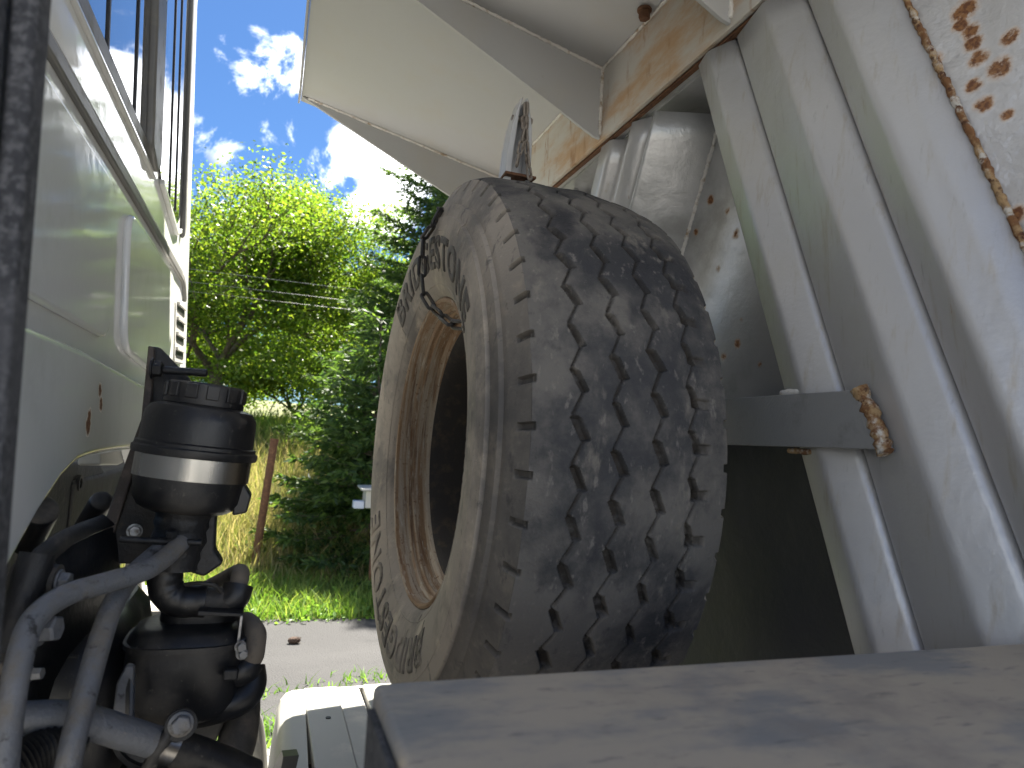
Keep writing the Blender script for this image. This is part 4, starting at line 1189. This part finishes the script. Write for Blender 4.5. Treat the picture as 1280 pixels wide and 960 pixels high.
cap.lathe([(0.0, RZ(1.633)), (0.0485, RZ(1.633)), (0.0485, RZ(1.6535)), (0.046, RZ(1.656)), (0.036, RZ(1.6565)), (0.0, RZ(1.655))], rb, ra, 64)
capo = cap.build('screw_cap', M['black_plastic'], res, smooth=30)
a_ = ra.orthogonal().normalized(); b__ = ra.cross(a_)
for k in range(12):
    t = 2 * math.pi * k / 12
    d = a_ * math.cos(t) + b__ * math.sin(t); s_ = ra.cross(d)
    o_ = rb + ra * RZ(1.635) + d * 0.0475
    MB().prism([o_ - s_ * 0.008, o_ + s_ * 0.008, o_ + s_ * 0.0075 + d * 0.0035, o_ - s_ * 0.0075 + d * 0.0035], ra * 0.018).build('grip', M['black_plastic'], capo, bevel=0.001)
MB().prism([rb + Vector((0.058, -0.02, -0.004)), rb + Vector((0.076, -0.02, 0.0)), rb + Vector((0.080, -0.02, 0.022)), rb + Vector((0.068, -0.02, 0.040)), rb + Vector((0.058, -0.02, 0.03))], (0, 0.045, 0)).build('lug', M['black_plastic'], res, bevel=0.003)
MB().tube([rb + Vector((0, 0, 0.005)), rb + Vector((-0.003, 0, -0.03)), rb + Vector((-0.006, 0, -0.075))], [0.036, 0.034, 0.030], n=20, rf=lambda t: 1 + 0.05 * math.sin(t * 25)).build('outlet_neck', M['black_steel'], res, smooth=50)
MB().prism([rb + Vector((0.020, -0.01, 0.002)), rb + Vector((0.038, -0.01, 0.002)), rb + Vector((0.040, -0.01, -0.05)), rb + Vector((0.052, -0.01, -0.068)), rb + Vector((0.030, -0.01, -0.085)), rb + Vector((0.010, -0.01, -0.078))], (0, 0.03, 0)).build('outlet_flange', M['black_steel'], res, bevel=0.004)

br = thing('mounting_bracket', 'tall black steel bracket plate with a threaded stud beside the reservoir', 'bracket', (-0.1596, 1.0700, 1.4224))
MB().prism([(-0.1696, 1.0700, 1.7089), (-0.1553, 1.0700, 1.7081), (-0.1123, 1.0700, 1.6660), (-0.1038, 1.0700, 1.5681), (-0.1061, 1.0700, 1.4058), (-0.2102, 1.0700, 1.4065), (-0.1881, 1.0700, 1.5201), (-0.1691, 1.0700, 1.6040)], (0, 0.014, 0)).build('plate', M['black_steel'], br, bevel=0.003)
MB().prism([(-0.1683, 1.0550, 1.7084), (-0.1601, 1.0550, 1.7059), (-0.1565, 1.0550, 1.6101), (-0.1720, 1.0550, 1.5216), (-0.1941, 1.0550, 1.4091), (-0.2100, 1.0550, 1.4092), (-0.1874, 1.0550, 1.5211), (-0.1678, 1.0550, 1.6049)], (0, 0.0145, 0)).build('edge_flange', M['edge_rust'], br, bevel=0.003)
stp = Vector((-0.1498, 1.0300, 1.6743))
MB().lathe([(0.0, -0.012)] + [(0.0052 + 0.0005 * (k % 2), 0.0 + 0.0012 * k) for k in range(46)] + [(0.0, 0.056)], stp + Vector((0.008, 0, -0.001)), (1, -0.05, 0.0), 14).build('stud', M['black_steel'], br, smooth=60)
hexbolt(br, 'nut', stp + Vector((-0.008, 0, 0)), (1, -0.05, 0), 0.0115, 0.014, M['black_steel'])
MB().tube([(-0.1604, 0.9500, 1.4577), (-0.1119, 0.9500, 1.4550), (-0.0691, 0.9500, 1.4541)], 0.0042, n=10, smooth=2).build('clamp_bar', M['black_steel'], br, smooth=50)
hexbolt(br, 'clamp_bolt', Vector((-0.1042, 0.9500, 1.4589)), (0, -0.2, 1), 0.007, 0.010, M['black_steel'])
hexbolt(br, 'small_bolt', Vector((-0.1610, 1.0500, 1.4535)), (0.2, -1, 0.1), 0.008, 0.012, M['zinc'])

# ------------------------------------------------------------------ pipes and hoses
def pipe(name, label, cat, pts, r, material, group=None, **k):
    return tag(MB().tube(pts, r, n=k.get('n', 20), smooth=8, rf=k.get('rf')).build(name, material, smooth=60), label, cat, group)


pipe('metal_pipe', 'grey metal pipe sweeping left from the reservoir and down the left edge', 'pipe',
     [(-0.1864, 0.7000, 1.2894), (-0.1913, 0.7150, 1.3322), (-0.1945, 0.7350, 1.3762), (-0.1951, 0.7650, 1.4081), (-0.1806, 0.8000, 1.4234), (-0.1527, 0.8400, 1.4279), (-0.1212, 0.8800, 1.4325), (-0.1050, 0.9200, 1.4406), (-0.0933, 0.9550, 1.4523)], 0.0112, M['pipe'], 'grey metal pipes by the reservoir')
pipe('metal_pipe', 'straighter grey metal pipe dropping from the reservoir behind the sweeping one', 'pipe',
     [(-0.1494, 0.7400, 1.2664), (-0.1484, 0.7550, 1.3056), (-0.1474, 0.7850, 1.3423), (-0.1462, 0.8200, 1.3784), (-0.1444, 0.8600, 1.4039), (-0.1375, 0.9150, 1.4222), (-0.1140, 0.9650, 1.4457)], 0.0112, M['pipe'], 'grey metal pipes by the reservoir')
eh = thing('elbow_hose', 'black rubber elbow hose joined to a tan hose below the reservoir', 'hose', (-0.0922, 1.0000, 1.3721))
MB().tube([(-0.1043, 1.0000, 1.4340), (-0.1118, 1.0000, 1.4114), (-0.1096, 1.0000, 1.3868), (-0.0932, 1.0000, 1.3722), (-0.0604, 1.0000, 1.3703)], 0.0215, n=24, smooth=8, rf=lambda t: 1 + 0.02 * math.sin(t * 40)).build('rubber_elbow', M['black_plastic'], eh, smooth=60)
MB().tube([(-0.0681, 1.0000, 1.3705), (-0.0437, 1.0000, 1.3699), (-0.0271, 1.0000, 1.3727)], 0.0175, n=20, smooth=6).build('sleeve', M['hose'], eh, smooth=60)
MB().tube([(-0.0327, 1.0000, 1.3686), (-0.0253, 1.0000, 1.3758), (-0.0226, 1.0050, 1.3883)], 0.0195, n=20, smooth=6).build('clamp_ring', M['black_plastic'], eh, smooth=60)
MB().tube([(-0.0256, 1.0000, 1.3789), (-0.0216, 1.0100, 1.3979), (-0.0264, 1.0600, 1.3947), (-0.0629, 1.2000, 1.3504), (-0.1291, 1.4000, 1.2810)], 0.0120, n=16, smooth=6).build('tan_section', M['tan_hose'], eh, smooth=60)
pipe('thin_cable', 'thin black cable arching over the elbow hose', 'cable', [(-0.1141, 1.0200, 1.3764), (-0.0910, 1.0000, 1.3906), (-0.0687, 0.9800, 1.3975), (-0.0512, 0.9800, 1.3941), (-0.0422, 0.9900, 1.3825)], 0.0028, M['hose'], n=8)

fh = thing('filter_housing', 'black rounded filter housing with lid seam below the reservoir', 'filter housing', (-0.077, 1.0, 1.23))


def rloft(levels, n=40, p=3.2):
    rows = []
    for (z, cx, cy, hx, hy) in levels:
        row = []
        for k in range(n + 1):
            t = 2 * math.pi * k / n; c_, s_ = math.cos(t), math.sin(t)
            row.append((cx + hx * math.copysign(abs(c_) ** (2 / p), c_), cy + hy * math.copysign(abs(s_) ** (2 / p), s_), z + 0.055 * 0))
        rows.append(row)
    return MB().grid(rows)


cx, cy = -0.078, 1.01
rloft([(1.228, cx, cy, 0.0, 0.0), (1.228, cx, cy, 0.045, 0.05), (1.236, cx, cy, 0.062, 0.062), (1.252, cx, cy, 0.069, 0.068), (1.30, cx, cy, 0.071, 0.070), (1.322, cx, cy, 0.070, 0.069)]).build('bowl', M['black_plastic'], fh, smooth=50)
rloft([(1.3205, cx, cy, 0.074, 0.073), (1.327, cx, cy, 0.074, 0.073), (1.3275, cx, cy, 0.0705, 0.0695), (1.338, cx, cy, 0.064, 0.064), (1.343, cx, cy, 0.050, 0.052), (1.3435, cx, cy, 0.0, 0.0)]).build('lid', M['black_plastic'], fh, smooth=40)
rloft([(1.335, cx + .01, cy + .03, 0.050, 0.05), (1.362, cx + .01, cy + .03, 0.048, 0.05), (1.367, cx + .01, cy + .03, 0.040, 0.04), (1.367, cx + .01, cy + .03, 0.0, 0.0)]).build('top_box', M['black_plastic'], fh, smooth=40)
MB().box(-0.030, -0.012, 0.93, 0.945, 1.288, 1.302).build('latch', M['black_steel'], fh, bevel=0.003)
MB().prism([(-0.0671, 0.9600, 1.3669), (-0.0128, 0.9600, 1.3622), (-0.0125, 0.9600, 1.3582), (-0.0666, 0.9600, 1.3609)], (0, 0.06, 0)).build('shelf_plate', M['black_steel'], fh, bevel=0.001)
MB().prism([(-0.0164, 0.9550, 1.3606), (-0.0125, 0.9550, 1.3605), (-0.0143, 0.9550, 1.3127), (-0.0181, 0.9550, 1.3128)], (0, 0.03, 0)).build('strap', M['zinc'], fh, bevel=0.001)
for q in ((-0.0131, 0.9500, 1.3240), (-0.0105, 0.9500, 1.3150)):
    hexbolt(fh, 'bolt', Vector(q), (0.4, -1, 0), 0.006, 0.008, M['zinc'])
sh = thing('sleeved_hose', 'short hose in a frayed grey brown sleeve at the right of the filter housing', 'hose', (0.0041, 1.0000, 1.3118))
MB().tube([(-0.0107, 1.0300, 1.3329), (0.0004, 1.0000, 1.3319), (0.0046, 0.9850, 1.3213), (0.0031, 0.9800, 1.3043), (-0.0009, 0.9800, 1.2922)], 0.0145, n=20, smooth=6, rf=lambda t: 1 + 0.03 * math.sin(t * 19)).build('fabric_sleeve', M['tan_hose'], sh, smooth=60)
for q in (((-0.0082, 1.0000, 1.3385), (0.0048, 0.9850, 1.3306)), ((0.0074, 0.9800, 1.2999), (-0.0098, 0.9750, 1.2952))):
    MB().tube(q, 0.0035, n=8, smooth=0).build('cable_tie', M['black_trim'], sh, smooth=60)
MB().tube([(-0.0000, 0.9850, 1.2926), (-0.0053, 0.9800, 1.2863), (-0.0205, 0.9800, 1.2811), (-0.0416, 0.9850, 1.2767)], 0.019, n=20, smooth=6).build('rubber_end', M['black_plastic'], sh, smooth=60)
pipe('wide_hose', 'wide black hose bending under the filter housing', 'hose', [(0.0006, 1.0000, 1.2806), (0.0035, 0.9900, 1.2600), (-0.0117, 0.9800, 1.2462), (-0.0437, 0.9800, 1.2385), (-0.0887, 1.0000, 1.2245)], 0.020, M['black_plastic'])
pipe('dark_hose', 'dark brown hose dropping out of the bottom at right of the engine parts', 'hose', [(-0.0066, 1.0400, 1.2284), (-0.0056, 1.0200, 1.2009), (-0.0104, 1.0000, 1.1734), (-0.0277, 0.9800, 1.1393)], 0.025, M['hose'])
lp_ = thing('coolant_pipe', 'thick scratched grey pipe with clamp running low across the bottom left', 'pipe', (-0.1520, 0.8300, 1.2873))
MB().tube([(-0.2339, 0.8000, 1.3057), (-0.2016, 0.8000, 1.3076), (-0.1735, 0.8100, 1.3030), (-0.1498, 0.8250, 1.2907), (-0.1194, 0.8400, 1.2717), (-0.0816, 0.8600, 1.2477)], 0.0165, n=24, smooth=8).build('steel_tube', M['pipe'], lp_, smooth=60)
MB().tube([(-0.0871, 0.8580, 1.2498), (-0.0572, 0.8700, 1.2326), (-0.0273, 0.8800, 1.2148), (0.0136, 0.8900, 1.1891)], 0.0200, n=24, smooth=8).build('rubber_boot', M['black_plastic'], lp_, smooth=60)
d_ = (Vector((-0.0653, 0.8650, 1.2381)) - Vector((-0.0897, 0.8580, 1.2518))).normalized()
MB().lathe([(0.0205, -0.008), (0.0225, -0.008), (0.0225, 0.008), (0.0205, 0.008)], (-0.0802, 0.8620, 1.2458), d_, 36, closed=True).build('hose_clamp', M['steel_band'], lp_, smooth=40)
MB().lathe([(0.0, 0.0), (0.0165, 0.0), (0.0165, 0.006), (0.0, 0.006)], (-0.0659, 0.8500, 1.2724), (0.15, -1, 0.15), 24).build('clamp_ear', M['black_steel'], lp_, smooth=40)
hexbolt(lp_, 'clamp_bolt', Vector((-0.0653, 0.8430, 1.2751)), (0.15, -1, 0.15), 0.0105, 0.012, M['pipe'])
MB().tube([(-0.0750, 0.8500, 1.2672), (-0.0839, 0.8450, 1.2508), (-0.0941, 0.8500, 1.2272)], 0.008, n=10, smooth=4).build('strap', M['black_plastic'], lp_, smooth=60)
co_ = MB()
pp = [Vector((-0.2103, 0.7600, 1.2636)), Vector((-0.1932, 0.7700, 1.2783)), Vector((-0.1765, 0.7900, 1.2819)), Vector((-0.1628, 0.8200, 1.2741))]
co_.tube(pp, 0.018, n=16, smooth=24, rf=lambda t: 1 + 0.14 * math.sin(t * 150))
tag(co_.build('corrugated_conduit', M['black_plastic'], smooth=60), 'black corrugated conduit in the bottom left corner', 'conduit')
ec = thing('engine_cover', 'broad black box shaped cover behind the two grey pipes', 'engine cover', (-0.25, 1.1, 1.15))
rloft([(1.16, -0.265, 1.12, 0.125, 0.15), (1.27, -0.262, 1.12, 0.122, 0.15), (1.325, -0.262, 1.13, 0.110, 0.14), (1.345, -0.262, 1.14, 0.092, 0.12), (1.348, -0.262, 1.14, 0.0, 0.0)], p=4.5).build('shell', M['black_plastic'], ec, smooth=45)
MB().tube([(-0.2436, 0.9700, 1.3186), (-0.1944, 0.9650, 1.3158)], 0.0022, n=6, smooth=0).build('seam', M['black_trim'], ec)
fn = MB().prism([(-0.1418, 0.9000, 1.2590), (-0.1410, 0.9000, 1.3028), (-0.1332, 0.9000, 1.3227), (-0.1248, 0.9000, 1.3205), (-0.1199, 0.9000, 1.2572)], (0, 0.014, 0)).build('support_fin', M['pipe'], bevel=0.003)
tag(fn, 'grey slotted metal fin standing between the black cover and filter housing', 'bracket')
MB().prism([(-0.1282, 0.8985, 1.2629), (-0.1305, 0.8985, 1.2965), (-0.1284, 0.8985, 1.3087), (-0.1266, 0.8985, 1.3068), (-0.1242, 0.8985, 1.2626)], (0, 0.004, 0)).build('slot', M['black_trim'], fn)
al = thing('pulley_housing', 'round black pulley housing behind the clamp bolt', 'pulley', (-0.0992, 1.0200, 1.2085))
MB().lathe([(0.0, -0.02), (0.055, -0.02), (0.055, 0.004), (0.049, 0.006), (0.047, 0.0), (0.036, 0.0), (0.034, 0.008), (0.02, 0.01), (0.0, 0.01)], (-0.1019, 1.0000, 1.2166), (0.1, -1, 0.1), 48).build('rim', M['black_steel'], al, smooth=30)
MB().prism([(-0.0722, 0.9900, 1.2310), (-0.0286, 0.9900, 1.2337), (-0.0235, 0.9900, 1.2191), (-0.0391, 0.9900, 1.1754), (-0.0689, 0.9900, 1.1931)], (0, 0.03, 0)).build('ear', M['hose'], al, bevel=0.004)

# lever, bushing and bolts at the left
lv = thing('suspension_arm', 'dusty black curved arm with a bushing under the cab at left', 'suspension arm', (-0.2224, 0.8600, 1.4158))
SP = [(-0.2387, 0.8300, 1.3483), (-0.2418, 0.8450, 1.3994), (-0.2375, 0.8600, 1.4375), (-0.2332, 0.8900, 1.4550), (-0.2249, 0.9300, 1.4668), (-0.2152, 0.9800, 1.4714), (-0.2027, 1.0400, 1.4743)]
MB().grid([[tuple(Vector(p)) for p in SP], [tuple(Vector(p) + Vector((0.012, 0.02, -0.016))) for p in SP]]).build('upper_edge', M['hose'], lv, smooth=60).modifiers.new('sheet', 'SOLIDIFY').thickness = 0.006
MB().grid([[tuple(Vector(p) + Vector((0.012, 0.02, -0.017))) for p in SP], [tuple(Vector(p) + Vector((0.03, 0.05, -0.13))) for p in SP]]).build('web', M['black_steel'], lv, smooth=60).modifiers.new('sheet', 'SOLIDIFY').thickness = 0.004
MB().tube([(-0.2180, 0.8500, 1.4574), (-0.2247, 0.8400, 1.4105), (-0.2308, 0.8300, 1.3635)], 0.017, n=16, smooth=4).build('rod', M['black_steel'], lv, smooth=60)
bs = Vector((-0.2208, 0.8600, 1.4290))
bx_ = Vector((1, -0.12, -0.05)).normalized()
bsh = MB().lathe([(0.0, -0.02), (0.017, -0.02), (0.017, 0.006), (0.020, 0.008), (0.020, 0.013), (0.0165, 0.015), (0.0165, 0.022), (0.0, 0.022)], bs, bx_, 30).build('bushing', M['hose'], lv, smooth=35)
hexbolt(bsh, 'bushing_bolt', bs + bx_ * 0.022, bx_, 0.0095, 0.012, M['pipe'])
hexbolt(lv, 'hex_bolt', Vector((-0.2006, 0.8000, 1.3923)), (1, -0.25, 0.1), 0.013, 0.022, M['pipe'])
hexbolt(lv, 'small_nut', Vector((-0.2006, 0.7900, 1.3530)), (1, -0.25, 0.1), 0.006, 0.014, M['zinc'])
MB().tube([(-0.2362, 0.7900, 1.3617), (-0.2010, 0.7900, 1.3575)], 0.006, n=10, smooth=0).build('link_rod', M['tan_hose'], lv, smooth=60)

# engine block and chassis under it all
eb = thing('engine_block', 'dark engine block low under the cab', 'engine', (-0.6, 1.35, 0.6))
MB().box(-0.95, -0.16, 0.98, 1.75, 0.62, 1.17).build('block', M['black_steel'], eb, bevel=0.02)
MB().box(-0.95, -0.40, 0.55, 2.0, 1.17, 1.40).build('head_cover', M['black_steel'], eb, bevel=0.03)
MB().box(-0.42, -0.05, 0.75, 1.30, 0.85, 1.14).build('bell_housing', M['black_steel'], eb, bevel=0.03)
ch = thing('chassis_frame', 'dark steel chassis rails under the cab and tipper body', 'chassis', (1.5, 1.3, 0.6))
for y in (0.86, 1.66):
    MB().box(-2.4, 5.4, y, y + 0.07, 0.56, 0.82).build('rail', M['black_steel'], ch, bevel=0.004)
for x in (-1.2, 1.3, 3.2, 5.0):
    MB().box(x, x + 0.08, 0.93, 1.66, 0.60, 0.78).build('cross_member', M['black_steel'], ch, bevel=0.004)

# white boxes on the far side of the chassis
wv_ = thing('white_cover', 'white box cover with stepped lid below the wheel beside the grey beam', 'cover', (0.35, 1.6, 0.6))
zt = 0.95
rows = []
yy = np.linspace(1.05, 1.835, 9)
prof_ = [(0.048, 0.42), (0.056, 0.62), (0.066, 0.82), (0.073, 0.905), (0.080, 0.930), (0.092, 0.944), (0.108, 0.9495), (0.136, 0.950)]
rows = [[(x - (1.835 - y) * 0.030, y, z) for x, z in prof_] for y in yy]
MB().grid(rows).build('left_shell', M['white'], wv_, smooth=45)
MB().prism([(x, 1.835, z) for x, z in prof_] + [(1.2, 1.835, 0.95), (1.2, 1.835, 0.42)], (0, 0.012, 0)).build('far_side', M['white'], wv_)
MB().box(0.1335, 0.215, 1.05, 1.84, 0.93, 0.956).build('lid_panel', M['white'], wv_, bevel=0.004, seg=3)
MB().box(0.2155, 0.272, 1.05, 1.835, 0.92, 0.949).build('lid_panel', M['white'], wv_, bevel=0.004, seg=3)
MB().box(0.2795, 0.60, 1.05, 1.835, 0.92, 0.957).build('lid_panel', M['white'], wv_, bevel=0.004, seg=3)
MB().box(0.20, 0.58, 1.06, 1.82, 0.915, 0.940).build('gutter', M['black_plastic'], wv_)
MB().box(0.1365, 0.60, 1.05, 1.065, 0.42, 0.945).build('near_side', M['white'], wv_)
MB().prism([(0.0520, 1.2782, 1.0222), (0.0520, 1.0361, 1.1542), (0.0520, 0.9825, 1.1689), (0.0520, 1.0628, 1.0913), (0.0520, 1.3101, 0.9742)], (0.02, 0, 0)).build('vent_slot', M['black_trim'], wv_)
MB().lathe([(0.0, 0.0), (0.006, 0.0), (0.006, 0.002), (0.0, 0.002)], (0.178, 1.64, 0.956), (0, 0, 1), 12).build('drain_hole', M['black_trim'], wv_)
wf = thing('white_fender', 'white fender edge showing at the right of the dark hoses', 'fender', (0.0318, 1.9000, 0.8041))
MB().prism([(-0.0145, 1.9000, 0.9056), (0.0174, 1.9000, 0.8876), (0.0360, 1.9000, 0.8469), (0.0567, 1.9000, 0.7334), (0.0702, 1.9000, 0.5673), (0.0129, 1.9000, 0.5750)], (0, 0.10, 0)).build('panel', M['white'], wf, bevel=0.006)
MB().tube([(0.0008, 1.8900, 0.9082), (0.0211, 1.8900, 0.8911), (0.0397, 1.8900, 0.8505), (0.0584, 1.8900, 0.7378), (0.0721, 1.8900, 0.5916)], 0.008, n=8, smooth=4).build('edge_bead', M['gasket'], wf, smooth=60)
wp = thing('white_step', 'white step panel glimpsed behind the pipes under the cab', 'step', (-0.2586, 1.9500, 1.1183))
MB().prism([(-0.4663, 1.9500, 1.1305), (-0.3132, 1.9500, 1.1336), (-0.2146, 1.9500, 1.1327), (-0.1844, 1.9500, 0.9974), (-0.4548, 1.9500, 1.0120)], (0, 0.3, 0)).build('tread_plate', M['white'], wp, bevel=0.01)
MB().prism([(-0.3202, 2.0000, 1.2681), (-0.2909, 2.0000, 1.2680), (-0.2734, 2.0000, 1.1565), (-0.2882, 2.0000, 1.1167), (-0.3209, 2.0000, 1.1177)], (0, 0.05, 0)).build('upright', M['white'], wp, bevel=0.005)
